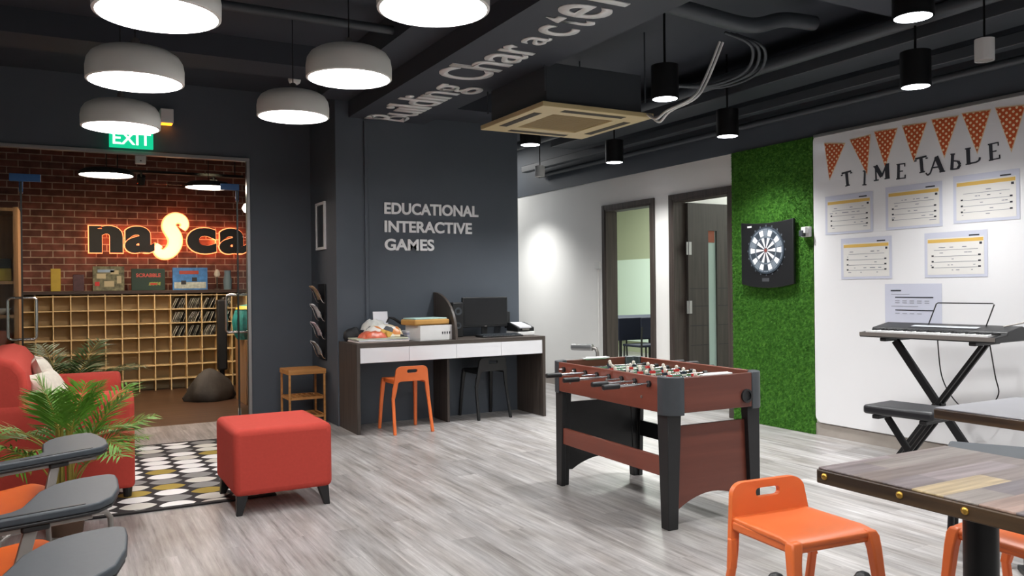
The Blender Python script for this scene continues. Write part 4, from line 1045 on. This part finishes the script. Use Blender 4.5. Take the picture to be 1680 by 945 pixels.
# bunting
t = thing('bunting', 'orange polka dot paper bunting of seven pennants along the top of the white panel', 'bunting', (xb, 4.0, 2.39), 0)
FL = [[(4.554, 2.374), (4.366, 2.344), (4.509, 2.087)], [(4.309, 2.363), (4.132, 2.372), (4.163, 2.087)], [(4.089, 2.388), (3.903, 2.383), (4.003, 2.122)], [(3.853, 2.392), (3.67, 2.382), (3.768, 2.13)],
      [(3.623, 2.395), (3.434, 2.385), (3.534, 2.127)], [(3.399, 2.395), (3.211, 2.384), (3.3, 2.122)], [(3.17, 2.388), (2.987, 2.371), (3.074, 2.1)]]
for f in FL:
    MB().prism([(y-4.0, z-2.39) for y, z in f], 'x', -.004, -.0015).build('pennant', M_dots, t)
    c = Vector((sum(p[0] for p in f)/3-4, sum(p[1] for p in f)/3-2.39))
    MB().prism([(c.x+(p[0]-4-c.x)*1.09, c.y+(p[1]-2.39-c.y)*1.09) for p in f], 'x', -.0012, -.0004).build('pennant_border', mat('cream_border_paper', '#e6c9a2', .7), t)
# TIMETABLE letters in a serif face
GL = {'T': ([(.5, 0, .5, 1, .17), (.08, .96, .92, .96, .09)], [(.3, .7, 0), (.0, .16, .82), (.84, 1, .82)]),
      'I': ([(.5, 0, .5, 1, .2)], [(.2, .8, 0), (.2, .8, .95)]),
      'M': ([(.14, 0, .14, 1, .07), (.14, 1, .5, .2, .17), (.5, .2, .86, 1, .07), (.86, 0, .86, 1, .19)], [(0, .3, 0), (.68, 1, 0), (0, .2, .95), (.8, 1, .95)]),
      'E': ([(.25, 0, .25, 1, .19), (.2, .97, .85, .97, .07), (.2, .5, .68, .5, .07), (.2, .03, .9, .03, .07), (.85, .78, .85, 1, .07), (.9, 0, .9, .24, .07)], [(.05, .4, 0), (.05, .4, .95)]),
      'A': ([(.12, 0, .5, 1, .07), (.5, 1, .88, 0, .19), (.26, .33, .75, .33, .06), (.12, 0, -.05, -.1, .07), (-.05, -.1, -.16, .05, .06)], [(.7, 1.05, 0)]),
      'B': ([(.22, 0, .22, 1, .18), (.22, .56, .7, .5, .08), (.7, .5, .86, .28, .15), (.86, .28, .7, .05, .15), (.7, .05, .2, .03, .08)], [(.05, .4, .95)]),
      'L': ([(.25, 0, .25, 1, .19), (.2, .04, .75, .04, .08), (.75, .04, 1.0, .12, .08), (1.0, .12, 1.05, .3, .1)], [(.05, .45, .95), (.05, .4, 0)])}
def serif(ch, wd, hg):
    mb = MB(); st_, se = GL[ch]
    for i, (x0, y0, x1, y1, th) in enumerate(st_):
        a, b = Vector((x0*wd, y0*hg)), Vector((x1*wd, y1*hg)); d = (b-a).normalized(); n = Vector((-d.y, d.x))*th*wd*.68; e = .002+.0001*i
        mb.loft([[(p.x, p.y, -.0) for p in (a+n, a-n, b-n, b+n)], [(p.x, p.y, e) for p in (a+n, a-n, b-n, b+n)]])
    for i, (x0, x1, y) in enumerate(se):
        mb.loft([[(x0*wd, y*hg-.003, 0), (x1*wd, y*hg-.003, 0), (x1*wd, y*hg+.006, 0), (x0*wd, y*hg+.006, 0)], [(x0*wd, y*hg-.003, .0026), (x1*wd, y*hg-.003, .0026), (x1*wd, y*hg+.006, .0026), (x0*wd, y*hg+.006, .0026)]])
    return mb
WD = 'TIMETABLE'; ORD = ['first', 'second', 'third', 'fourth', 'fifth', 'sixth', 'seventh', 'eighth', 'ninth']
YT = [4.39, 4.215, 4.10, 3.915, 3.755, 3.655, 3.50, 3.385, 3.225]; ZT = [2.005, 2.0, 2.02, 2.01, 2.03, 2.02, 2.025, 2.045, 2.05]
for i, ch in enumerate(WD):
    wd = {'M': .135, 'T': .105, 'I': .06, 'A': .12, 'B': .09, 'L': .10, 'E': .085}[ch]
    mb = serif(ch, wd, .112); mb.xf(Matrix.Rotation(math.radians([6, -3, 2, -2, 5, 0, -4, 2, 3][i]), 4, 'Z')); mb.xf(FACE_NX)
    tag(mb.build('heading_letter', M_ink, loc=(xb-.001, YT[i], ZT[i]-.0)), f'black cut-out letter {ch}, {ORD[i]} letter of the TIMETABLE heading', 'letter', 'timetable heading letters')
# sheets
SH = [(4.555, 1.945, 4.111, 1.635, 'laminated timetable sheet at the upper corner by the turf, under the letters T and I'), (4.002, 1.958, 3.551, 1.638, 'laminated timetable sheet in the middle of the upper row of three'),
      (3.471, 1.975, 3.022, 1.648, 'laminated timetable sheet highest on the panel, below the letters L and E'), (4.406, 1.596, 3.953, 1.275, 'laminated timetable sheet in the second row nearest the turf'),
      (3.69, 1.595, 3.235, 1.278, 'laminated timetable sheet in the second row farther from the turf'), (4.015, 1.235, 3.562, .88, 'plain lilac sheet with two dark lines partly hidden behind the piano keyboard')]
for i, (ya, zt, yb, zb, lb) in enumerate(SH):
    rr = random.Random(i+5)
    t = thing('timetable_sheet', lb, 'paper sheet', (xb-.0005, ya, zb), 0, 'laminated sheets on the white panel'); w_ = ya-yb; h_ = zt-zb
    def R(mb, u0, v0, u1, v1, d): mb.box(-d, -u1*w_, v0*h_, -d+.0006, -u0*w_, v1*h_)
    mb = MB(); R(mb, 0, 0, 1, 1, .002); mb.build('pouch', M_lav, t)
    if i < 5:
        mb = MB(); R(mb, .05, .06, .95, .87, .003); mb.build('page', M_sheet, t)
        mb = MB(); R(mb, .06, .77, .94, .845, .0038); mb.build('header_band', M_band, t)
        ln = MB(); 
        for v in (.60, .46, .335, .21): R(ln, .16, v, .86, v+.010, .0038)
        for k in range(16): u = rr.uniform(.1, .85); v = rr.choice((.64, .52, .38, .25, .14)); R(ln, u, v+.012, u+rr.uniform(.02, .07), v+.03, .0039)
        ln.build('ruled_lines', M_inkg, t)
        dk = MB(); R(dk, .72, .885, .88, .915, .0031)
        for v in (.46, .21, .335): R(dk, .12, v, .155, v+.035, .0039); R(dk, .86, v, .9, v+.035, .0039)
        R(dk, .88, .70, .92, .75, .0039); dk.build('printed_marks', M_ink, t)
    else:
        dk = MB(); R(dk, .11, .845, .30, .875, .0031); R(dk, .19, .71, .86, .73, .0031); R(dk, .19, .445, .86, .465, .0031); dk.build('printed_marks', M_ink, t)
        ln = MB()
        for k in range(14): u = .19+.13*(k % 5); v = (.64, .60, .38)[k//5]; R(ln, u, v, u+.08, v+.014, .0031)
        R(ln, .12, .78, .45, .79, .0031); R(ln, .12, .53, .6, .54, .0031); ln.build('ruled_lines', M_inkg, t)

# ------------------------------------------------------------------ piano keyboard, stand, bench
def make_piano():
    t = thing('piano_keyboard', 'black electronic piano keyboard with silver front on a crossed stand', 'keyboard', (5.05, 3.357, .872), math.radians(-86.1))
    # local: x along the keys (toward -Y world), y = depth toward the wall
    hl = .455
    body = [(0, .0), (.36, .0), (.36, .085), (.33, .092), (.15, .062), (.145, .045), (0, .032)]
    MB().prism([(u-.18, v) for u, v in body], 'x', -hl, hl).build('case', M_black, t, bevel=.006)
    MB().box(-hl+.002, -.182, .008, hl-.002, -.1795, .034).build('front_strip', M_steel, t)
    wk = MB(); n = 36
    for k in range(n):
        x0 = -hl+.045+k*(2*hl-.09)/n; wk.box(x0, -.175, .034, x0+(2*hl-.09)/n-.0012, -.037, .047)
    wk.build('white_keys', M_whitepl, t); bk = MB()
    for k in range(n):
        if k % 7 in (0, 1, 3, 4, 5):
            x0 = -hl+.045+(k+.7)*(2*hl-.09)/n; bk.box(x0, -.125, .0475, x0+.013, -.037, .056)
    bk.build('black_keys', M_black, t)
    pn = MB(); pn.prism([(0.02, .0735), (.07, .081), (.07, .0825), (.02, .075)], 'x', -.2, .24); pn.build('control_panel', mat('silver_panel', '#a9adb2', .4, var=.15, scale=40), t)
    mr = MB(); mr.tube([(-.13, .115, .085), (-.10, .16, .225), (-.09, .163, .232), (.27, .163, .232), (.28, .16, .225), (.25, .115, .085)], .004, 8)
    mr.build('music_rest', M_blackm, t, smooth=True)
    return t
pk = make_piano()
def xstand(name, label, cat, loc, rz, hl, zc, zt, w, wide):
    """X stand; x along the top"""
    t = thing(name, label, cat, loc, rz)
    a = hl
    MB().bar((-a, 0, zt), (a, 0, .02), w*1.9, w*.9, (0, 1, 0)).build('cross_bar', M_blackm, t, bevel=.004)
    g = MB()
    for dy in (-w*1.25, w*1.25): g.bar((a, dy, zt), (-a, dy, .02), w*.75, w*.9, (0, 1, 0))
    g.build('double_cross_bar', M_blackm, t, bevel=.004)
    MB().cyl((0, -w*2.2, zt/2+.01), (0, w*2.2, zt/2+.01), w*.55, 16).build('pivot', M_black, t)
    for s in (-1, 1):
        MB().box(s*a-.022, -wide, -.0+zt, s*a+.022, wide, zt+.025).build('top_bracket', M_black, t, bevel=.006)
        MB().box(s*a-.02, -wide*.95, 0, s*a+.02, wide*.95, .03).build('foot', M_black, t, bevel=.006)
    return t
RZP = math.radians(-86.1)
xstand('keyboard_stand', 'black crossed keyboard stand with double bars by the white panel', 'stand', (5.05, 3.357, 0), RZP, .30, .42, .846, .028, .15)
t = xstand('piano_bench', 'black padded bench on crossed legs in front of the keyboard stand', 'bench', (4.42, 3.12, 0), math.radians(-84), .145, .25, .425, .022, .13)
MB().box(-.215, -.15, .452, .215, .15, .508).build('padded_seat', mat('black_vinyl', '#1b1c20', .4, bump=.1, bscale=200), t, bevel=.018, seg=3)
pipe('power_cord', [(5.14, 3.42, .871), (5.15, 3.40, .62), (5.18, 3.34, .47), (5.2, 3.25, .40), (5.22, 3.14, .42), (5.25, 3.08, .52), (5.25, 3.10, .64), (5.22, 3.12, .871)], .004, 'thin black cord hanging in a loop below the piano keyboard', 'cord', M_black)
pipe('microphone_cable', [(5.16, 2.99, .96), (5.24, 2.86, 1.0), (5.34, 2.62, 1.07), (5.40, 2.3, 1.14)], .0045, 'thin grey cable rising from the keyboard toward the right', 'cable', M_steel)

# ------------------------------------------------------------------ café tables
def cafe_table(label, loc, h, m_top, me, s=.29, th=.045, studs=True):
    t = thing('cafe_table', label, 'table', loc, 0, 'square café tables')
    MB().box(-s+.004, -s+.004, h-.006, s-.004, s-.004, h).build('table_top', m_top, t, bevel=.002)
    e = MB().box(-s, -s, h-th, s, s, h-.0061); e.build('edge_band', me, t, bevel=.004)
    MB().cyl((0, 0, .03), (0, 0, h-th), .043, 28).build('post', M_blackm, t, smooth=True)
    b = MB()
    for k in range(4):
        a = k*PI/2+PI/4; b.bar((0, 0, .02), (.3*math.cos(a), .3*math.sin(a), .014), .06, .024)
    b.build('base', M_blackm, t, bevel=.004)
    if studs:
        for sx, sy in ((-1, 0), (1, 0), (0, -1), (0, 1)):
            for k in (-.262, -.03, .14):
                q = MB().lathe([(.0005, .007), (.006, .006), (.010, .002), (.010, 0)], seg=12)
                if sx: q.xf(T(sx*s, -k, h-th/2)@Matrix.Rotation(sx*PI/2, 4, 'Y'))
                else: q.xf(T(k, sy*s, h-th/2)@Matrix.Rotation(-sy*PI/2, 4, 'X'))
                q.build('stud', M_gold, t, smooth=True)
    return t
cafe_table('plank topped café table with brass studded dark edge and black post', (2.13, 1.30, 0), .735, M_patch, M_edgey)
cafe_table('grey topped café table with plain dark edge in front of the keyboard stand', (3.40, 1.80, 0), .735, M_greytop, M_edgey, studs=False)
# black chair with two rounded back posts at the bottom edge
t = thing('post_back_chair', 'black chair seen only by its two rounded back post tips at the bottom edge', 'chair', (1.50, 1.28, 0), math.radians(-28))
MB().box(-.14, -.28, .33, .14, .0, .36).build('seat', M_black, t, bevel=.01)
for sx in (-1, 1):
    MB().tube([(sx*.10, .02, 0), (sx*.10, .01, .35), (sx*.10, .02, .55), (sx*.10, .02, .572), (sx*.10, .02, .583), (sx*.10, .02, .588)], [.018, .02, .022, .021, .014, .003], 16).build('back_post', M_black, t, smooth=True)
    MB().cyl((sx*.11, -.25, 0), (sx*.11, -.25, .335), .015, 12).build('front_leg', M_black, t)

# ------------------------------------------------------------------ reception
def make_shelf():
    x0 = -.52; n = 14; cw = .1835; z0 = .035; rows = 7; rh = .172; y0, y1 = 11.0, 11.355
    xs = [-.12+(k-2)*cw for k in range(15)]
    t = thing('pigeonhole_shelf', 'wide birch pigeonhole shelf of square cubbies against the brick wall', 'shelf', (xs[0], y0, 0), 0)
    xe = xs[-1]-xs[0]
    MB().box(0, .20, 0, xe, .22, 1.205).build('back_board', M_birchback, t)
    for k, x in enumerate(xs): MB().box(x-xs[0]-.006, 0, 0, x-xs[0]+.006, .199, 1.205).build('upright', M_birch, t)
    for r in range(rows): z = z0+.10+r*.1745; MB().box(0, .004, z-.006, xe, .199, z+.006).build('shelf_board', M_birch, t)
    MB().box(-.02, -.01, 1.206, xe+.02, .35, 1.245).build('top_board', mat('dark_top_board', '#3a2a24', .5), t, bevel=.003)
    return xs
xs = make_shelf()
rnd = random.Random(11); SHT = mat('folder_grey', '#a5a39c', .5, var=.3, scale=15); SHT2 = mat('folder_white', '#d6d3ca', .5, var=.2, scale=15); SHT3 = mat('folder_dark', '#2c2a28', .5)
rowsn = ['top', 'second', 'third']; coln = {9: 'first', 10: 'second', 11: 'third', 12: 'fourth'}
for ri, zz in enumerate((1.012, .8375, .663)):
    for c in (9, 10, 11, 12):
        t = thing('leaflet_pile', f'slanted pile of leaflets in the {rowsn[ri]} row, {coln[c]} filled cubby column of the shelf', 'leaflets', (xs[c], 11.0, zz), 0, 'leaflet piles in the cubbies')
        for k in range(7):
            x = .018+.021*k; sh = .016+.013*rnd.random()
            mb = MB(); a = [(x-.004, .002), (x, .0), (x+.02, .05), (x+sh+.03, .10), (x+sh+.034, .101), (x+.026, .05)]
            a = [(min(.172, u), min(.155, v*1.3+.001)) for u, v in a]
            mb.prism(a, 'y', .012+rnd.uniform(0, .03), .19); mb.build('leaflet', [SHT, SHT2, SHT3][k % 3 if rnd.random() < .7 else 1], t)
# board games and small items on the shelf
def boardgame(label, x0, x1, z1, m, extra=None):
    t = thing('board_game', label, 'board game', ((x0+x1)/2, 11.06, 1.246), 0, 'board games on the reception shelf'); hw = (x1-x0)/2; h = z1-1.246
    MB().box(-hw, 0, 0, hw, .05, h).build('box', m, t, bevel=.003)
    if extra: extra(t, hw, h)
def ex_a(t, hw, h):
    q = MB()
    for k, (x, z, w_, hh) in enumerate(((-.13, .15, .1, .06), (.02, .2, .09, .05), (-.05, .05, .11, .07), (.09, .09, .05, .09))): q.box(x, -.0015, z, x+w_, -.0003, z+hh)
    q.build('print_patch', mat('beige_print', '#b9ae8e', .5), t)
    q = MB().box(-.12, -.0015, .225, .06, -.0003, .26); q.build('title_block', mat('pale_blue_print', '#8da3bd', .5), t)
    q = MB().box(-.15, -.0015, .06, -.1, -.0003, .11); q.build('red_patch', M_redpl, t)
def ex_b(t, hw, h):
    mb = text_mb('SCRABBLE', .062, .0006, .0018, align='CENTER'); mb.xf(T(0, -.0012, h*.62)@FACE_NY); mb.build('title', mat('coral_print', '#c8564c', .5), t)
    q = MB()
    for k in range(4): q.prism([(.0+.035*k, .06+.004*k), (.03+.035*k, .06), (.05+.03*k, .105), (.01+.035*k, .10)], 'y', -.0015-.0001*k, -.0003)
    q.build('print_patch', mat('leaf_print', '#8f9a4e', .5), t)
    MB().box(.02, -.0022, .07, .10, -.0018, .09).build('red_patch', M_redpl, t)
def ex_c(t, hw, h):
    MB().box(-.13, -.0015, .20, .10, -.0003, .245).build('title_block', mat('brick_red_print', '#9c4034', .5), t)
    q = MB(); q.box(-.19, -.0015, .02, .19, -.0003, .10); q.build('print_patch', mat('pale_grey_print', '#a9b0ab', .5, var=.3, scale=30), t)
    for x, z in ((-.11, .09), (.02, .13)): MB().box(x, -.0025, z-.02, x+.06, -.0016, z+.03).build('dark_patch', M_ink, t)
boardgame('busy multicoloured board game box, first of the three upright on the shelf', .299, .647, 1.545, M_mixgame, ex_a)
boardgame('dark green board game box with a red title, middle of the three on the shelf', .725, 1.109, 1.516, M_greengame, ex_b)
boardgame('blue board game box with a brick red banner on the reception shelf', 1.197, 1.614, 1.530, M_bluegame, ex_c)
tag(MB().box(-.052, 0, 0, .052, .05, .27).build('yellow_box', mat('yellow_card', '#b39a35', .5, var=.1), bevel=.004, loc=(-.09, 11.08, 1.246)), 'slim yellow upright box on the shelf beside the first board game', 'box')
tag(MB().box(-.06, 0, 0, .06, .05, .2).build('purple_box', mat('plum_card', '#4a2f38', .5, var=.3, scale=20), bevel=.004, loc=(.15, 11.10, 1.246)), 'dim plum coloured box between the yellow box and the first board game', 'box')
t = thing('figurine', 'pale figurine on a stem at the end of the reception shelf', 'figurine', (1.74, 11.12, 1.246), 0)
MB().lathe([(.045, 0), (.045, .01), (.01, .02), (.01, .17), (.0005, .172)], seg=16).build('stem', M_dkwood, t, smooth=True)
MB().lathe([(.0005, .16), (.03, .17), (.04, .2), (.03, .235), (.015, .26), (.0005, .265)], seg=16).build('head', M_cream, t, smooth=True)
tag(MB().lathe([(.0005, 0), (.05, 0), (.055, .12), (.04, .2), (.045, .25), (.04, .25), (.0005, .22)], seg=20).build('vase', mat('blue_grey_glaze', '#6f8490', .3), smooth=True, loc=(1.87, 11.12, 1.246)), 'blue grey vase at the very end of the reception shelf', 'vase')

# glowing sign
def make_sign():
    t = thing('brick_wall_sign', 'raised black and glowing letters reading nasca on the brick wall', 'sign', (.27, 11.365, 1.70), 0)
    for ch, xa, xb_ in (('n', .0, .375), ('a', .40, .74), ('c', 1.13, 1.49), ('a', 1.53, 1.88)):
        mb = text_mb(ch, 1, .02, .045); a, b = width_of(mb); ys = [v.co.y for v in mb.bm.verts]; y0, y1 = min(ys), max(ys)
        mb.xf(Matrix.Diagonal(((xb_-xa)/(b-a), .335/(y1-y0), 1, 1))@T(-a, -y0, 0)); mb.xf(T(xa, -.085, .02)@FACE_NY); mb.build('letter', M_signblk, t)
        # thin lit backing seen as a glowing outline
        mb = text_mb(ch, 1, .004, .053); a, b = width_of(mb); ys = [v.co.y for v in mb.bm.verts]; y0, y1 = min(ys), max(ys)
        mb.xf(Matrix.Diagonal(((xb_-xa+.022)/(b-a), .357/(y1-y0), 1, 1))@T(-a, -y0, 0)); mb.xf(T(xa-.011, -.055, .009)@FACE_NY); mb.build('halo', M_redglow, t)
    # the glowing script S: two strokes of varying width
    pts = [(1.075, .335), (1.105, .39), (1.075, .455), (1.0, .475), (.935, .435), (.915, .365), (.95, .295), (.985, .225), (.985, .14), (.945, .06), (.88, .012), (.81, .015), (.77, .07), (.80, .13)]
    fine = []
    for i in range(len(pts)-1):
        p_ = [pts[max(i-1, 0)], pts[i], pts[i+1], pts[min(i+2, len(pts)-1)]]
        for k in range(5):
            u = k/5; fine.append(tuple(.5*((2*p_[1][j])+(-p_[0][j]+p_[2][j])*u+(2*p_[0][j]-5*p_[1][j]+4*p_[2][j]-p_[3][j])*u*u+(-p_[0][j]+3*p_[1][j]-3*p_[2][j]+p_[3][j])*u**3) for j in (0, 1)))
    fine.append(pts[-1]); n = len(fine)
    rs = [.034+.046*math.sin(PI*i/(n-1))**1.2 for i in range(n)]
    mb = MB(); mb.tube([(x, -.09, z) for x, z in fine], rs, 12, .35, up=(0, 1, 0)); mb.build('glowing_letter', M_glow, t, smooth=True)
    mb = MB(); mb.tube([(x, -.05, z) for x, z in fine], [r+.016 for r in rs], 12, .2, up=(0, 1, 0)); mb.build('halo', M_redglow, t, smooth=True)
make_sign()
for x, p in ((.8, 1.5), (1.22, 7.0), (1.75, 2.0)):
    L = bpy.data.lights.new('sign_back_light', 'POINT'); L.energy = p; L.color = (1, .30, .10); L.shadow_soft_size = .05
    o = bpy.data.objects.new('sign_back_light', L); COL.objects.link(o); o.location = (x, 11.33, 1.9)
# track with two spots
t = thing('track_light', 'black track with two spot heads in front of the brick wall', 'track light', (1.35, 10.4, 2.62), 0)
MB().box(-.9, -.02, 0, .6, .02, .03).build('rail', M_blackm, t)
for x in (-.55, .25):
    h = MB().cyl((x, 0, -.04), (x, .06, -.12), .045, 18).cyl((x, 0, 0), (x, 0, -.05), .012, 8); h.build('spot_head', M_blackm, t)
for x in (-.8, .5): MB().cyl((x, 0, .03), (x, 0, ZC-2.62), .006, 8).build('hanger', M_blackm, t)
t = thing('globe_lamp', 'bright round bulb shining through the glass by the aluminium post', 'lamp', (1.97, 10.3, 2.24), 0)
MB().lathe([(.0005, -.06), (.035, -.05), (.06, 0), (.035, .05), (.0005, .06)], seg=20).build('globe_bulb', mat('bulb_glow', '#ffffff', .5, emit=12, ecol='#fff4dd'), t, smooth=True)
MB().cyl((0, 0, .05), (0, 0, ZC-2.24), .008, 8).build('stem', M_blackm, t)
# black stand with grey bag
t = thing('black_stand', 'tall black upright stand in front of the pigeonhole shelf', 'stand', (1.62, 10.06, 0), 0)
MB().box(-.055, -.05, .30, .055, .05, 1.13).build('column', mat('matt_black', '#0e0f11', .7), t, bevel=.02, seg=3)
MB().cyl((0, 0, 0), (0, 0, .31), .03, 16).build('lower_tube', M_blackm, t)
MB().lathe([(.16, 0), (.16, .012), (.03, .03), (.0005, .03)], seg=24).build('base', M_blackm, t, smooth=True)
mb = MB(); mb.lathe([(.0005, 0), (.24, 0), (.27, .04), (.25, .12), (.19, .22), (.12, .30), (.05, .35), (.0005, .36)], seg=28)
for v in mb.bm.verts:
    a = math.atan2(v.co.y, v.co.x); k = 1+.13*math.sin(3*a+v.co.z*9)+.06*math.sin(7*a-v.co.z*20); v.co.x *= k; v.co.y *= .62*k
tag(mb.build('grey_bag', M_greybag, smooth=True, loc=(1.42, 9.70, 0)), 'crumpled dark grey bag slumped on the brown reception floor', 'bag')
# wooden cabinet with teal bag
t = thing('side_cabinet', 'small oak cabinet behind the aluminium post of the glass front', 'cabinet', (1.90, 9.35, 0), 0)
MB().box(-.2, -.3, 0, .24, .3, .70).build('body', M_woodwall, t, bevel=.004)
MB().box(-.19, -.315, .03, .23, -.301, .68).build('door', M_woodwall, t, bevel=.004)
mb = MB(); mb.lathe([(.0005, 0), (.15, 0), (.19, .08), (.2, .2), (.17, .31), (.12, .37), (.0005, .39)], seg=48)
for v in mb.bm.verts:
    a = math.atan2(v.co.y, v.co.x); k = 1+.05*math.sin(16*a); v.co.x *= k; v.co.y *= k
o = thing('teal_bag', 'pleated teal bag with a yellow band on top of the small oak cabinet', 'bag', (1.80, 9.22, .701), 0)
mb.build('bag_body', M_teal, o, smooth=True)
MB().lathe([(.165, .325), (.172, .33), (.14, .365), (.13, .362)], seg=32, cap=False).build('yellow_band', M_yel, o, smooth=True)
# oak display at the far side
t = thing('display_unit', 'oak display unit with open shelves at the edge of the reception', 'cabinet', (-.75, 9.3, 0), 0)
MB().box(.33, -.3, 0, .37, .3, 2.05).build('side_panel', M_woodwall, t)
MB().box(-.8, .26, 0, .329, .3, 2.05).build('back_panel', M_woodwall, t)
for z in (.05, .72, 1.0, 1.32, 2.01): MB().box(-.8, -.3, z, .329, .259, z+.03).build('shelf', M_woodwall, t)
tag(MB().box(-.06, -.05, 0, .06, .05, .12).build('yellow_pack', mat('yellow_card', '#b39a35', .5), bevel=.004, loc=(-.5, 9.1, 1.351)), 'yellow pack with stripes on the upper shelf of the oak unit', 'pack')
tag(MB().box(-.07, -.04, 0, .07, .04, .09).build('black_white_sign', M_signblk, bevel=.003, loc=(-.51, 9.08, 1.472)), 'small black sign block above the yellow pack on the oak unit', 'sign')
tag(MB().lathe([(.0005, 0), (.05, 0), (.11, .05), (.115, .06), (.105, .055), (.05, .012), (.0005, .012)], seg=28).build('white_dish', M_whitepl, smooth=True, loc=(-.56, 9.1, 1.031)), 'white dish on the middle shelf of the oak unit', 'dish')
tag(MB().lathe([(.0005, 0), (.07, 0), (.08, .09), (.06, .13), (.0005, .14)], seg=24).build('red_jar', mat('rust_glaze', '#9a5138', .4), smooth=True, loc=(-.52, 9.1, .751)), 'rust red jar on the lower shelf of the oak unit', 'jar')

# ------------------------------------------------------------------ right wall details and room beyond
t = thing('wall_switch', 'white switch box with a thin conduit dropping below it on the white wall', 'switch', (XR-.001, 7.81, 1.44), 0)
MB().box(-.02, -.05, 0, 0, .05, .08).build('box', mat('light_grey_plastic', '#e8e8e4', .5), t, bevel=.003)
MB().box(-.012, -.008, -.9, -.001, .008, -.0005).build('conduit', M_white, t)
t = thing('barrier_arm', 'grey metal post with a padded horizontal arm beside the white wall', 'barrier', (5.16, 7.44, 0), 0)
MB().tube([(0, 0, .012), (0, 0, .5), (-.01, .015, .545), (-.04, .06, .56), (-.06, .09, .56)], .02, 12).build('post', M_steel, t, smooth=True)
MB().cyl((-.03, .045, .56), (-.17, .26, .56), .038, 18).build('padded_arm', M_alu, t, bevel=.008)
MB().lathe([(.09, 0), (.09, .012), (.0005, .014)], seg=24).build('base', M_steel, t, smooth=True)
t = thing('covered_table', 'table under a navy cloth in the room beyond the first doorway', 'table', (7.15, 9.35, 0), 0)
MB().box(-.62, -.45, .77, .62, .45, .80).build('table_top', M_navycl, t, bevel=.004)
MB().box(-.62, -.452, .50, .62, -.448, .775).box(-.622, -.45, .50, -.618, .45, .775).build('cloth_drop', M_navycl, t)
for sx in (-1, 1):
    for sy in (-1, 1): MB().cyl((sx*.55, sy*.38, 0), (sx*.55, sy*.38, .77), .02, 10).build('leg', M_black, t)
def small_chair(label, loc, rz):
    t = thing('meeting_chair', label, 'chair', loc, rz, 'black chairs round the covered table')
    MB().box(-.2, -.2, .43, .2, .2, .46).build('seat', M_navycl, t, bevel=.01)
    MB().box(-.2, -.22, .55, .2, -.195, .82).build('backrest', M_navycl, t, bevel=.01)
    for sx in (-1, 1):
        MB().tube([(sx*.19, -.21, 0), (sx*.19, -.2, .44), (sx*.19, -.215, .7)], .013, 8).build('leg', M_black, t)
        MB().cyl((sx*.19, .19, 0), (sx*.18, .18, .44), .013, 8).build('leg', M_black, t)
    return t
c = small_chair('black chair at the near side of the covered table, beside the door jamb', (6.75, 8.66, 0), 0)
dup(c, 'black chair at the near side of the covered table, next to the first', (7.25, 8.63, 0), .2)
dup(c, 'black chair pushed in at the end of the covered table', (6.28, 9.3, 0), -PI/2)
dup(c, 'black chair on the far side of the covered table, its back above the cloth', (7.2, 10.06, 0), PI)
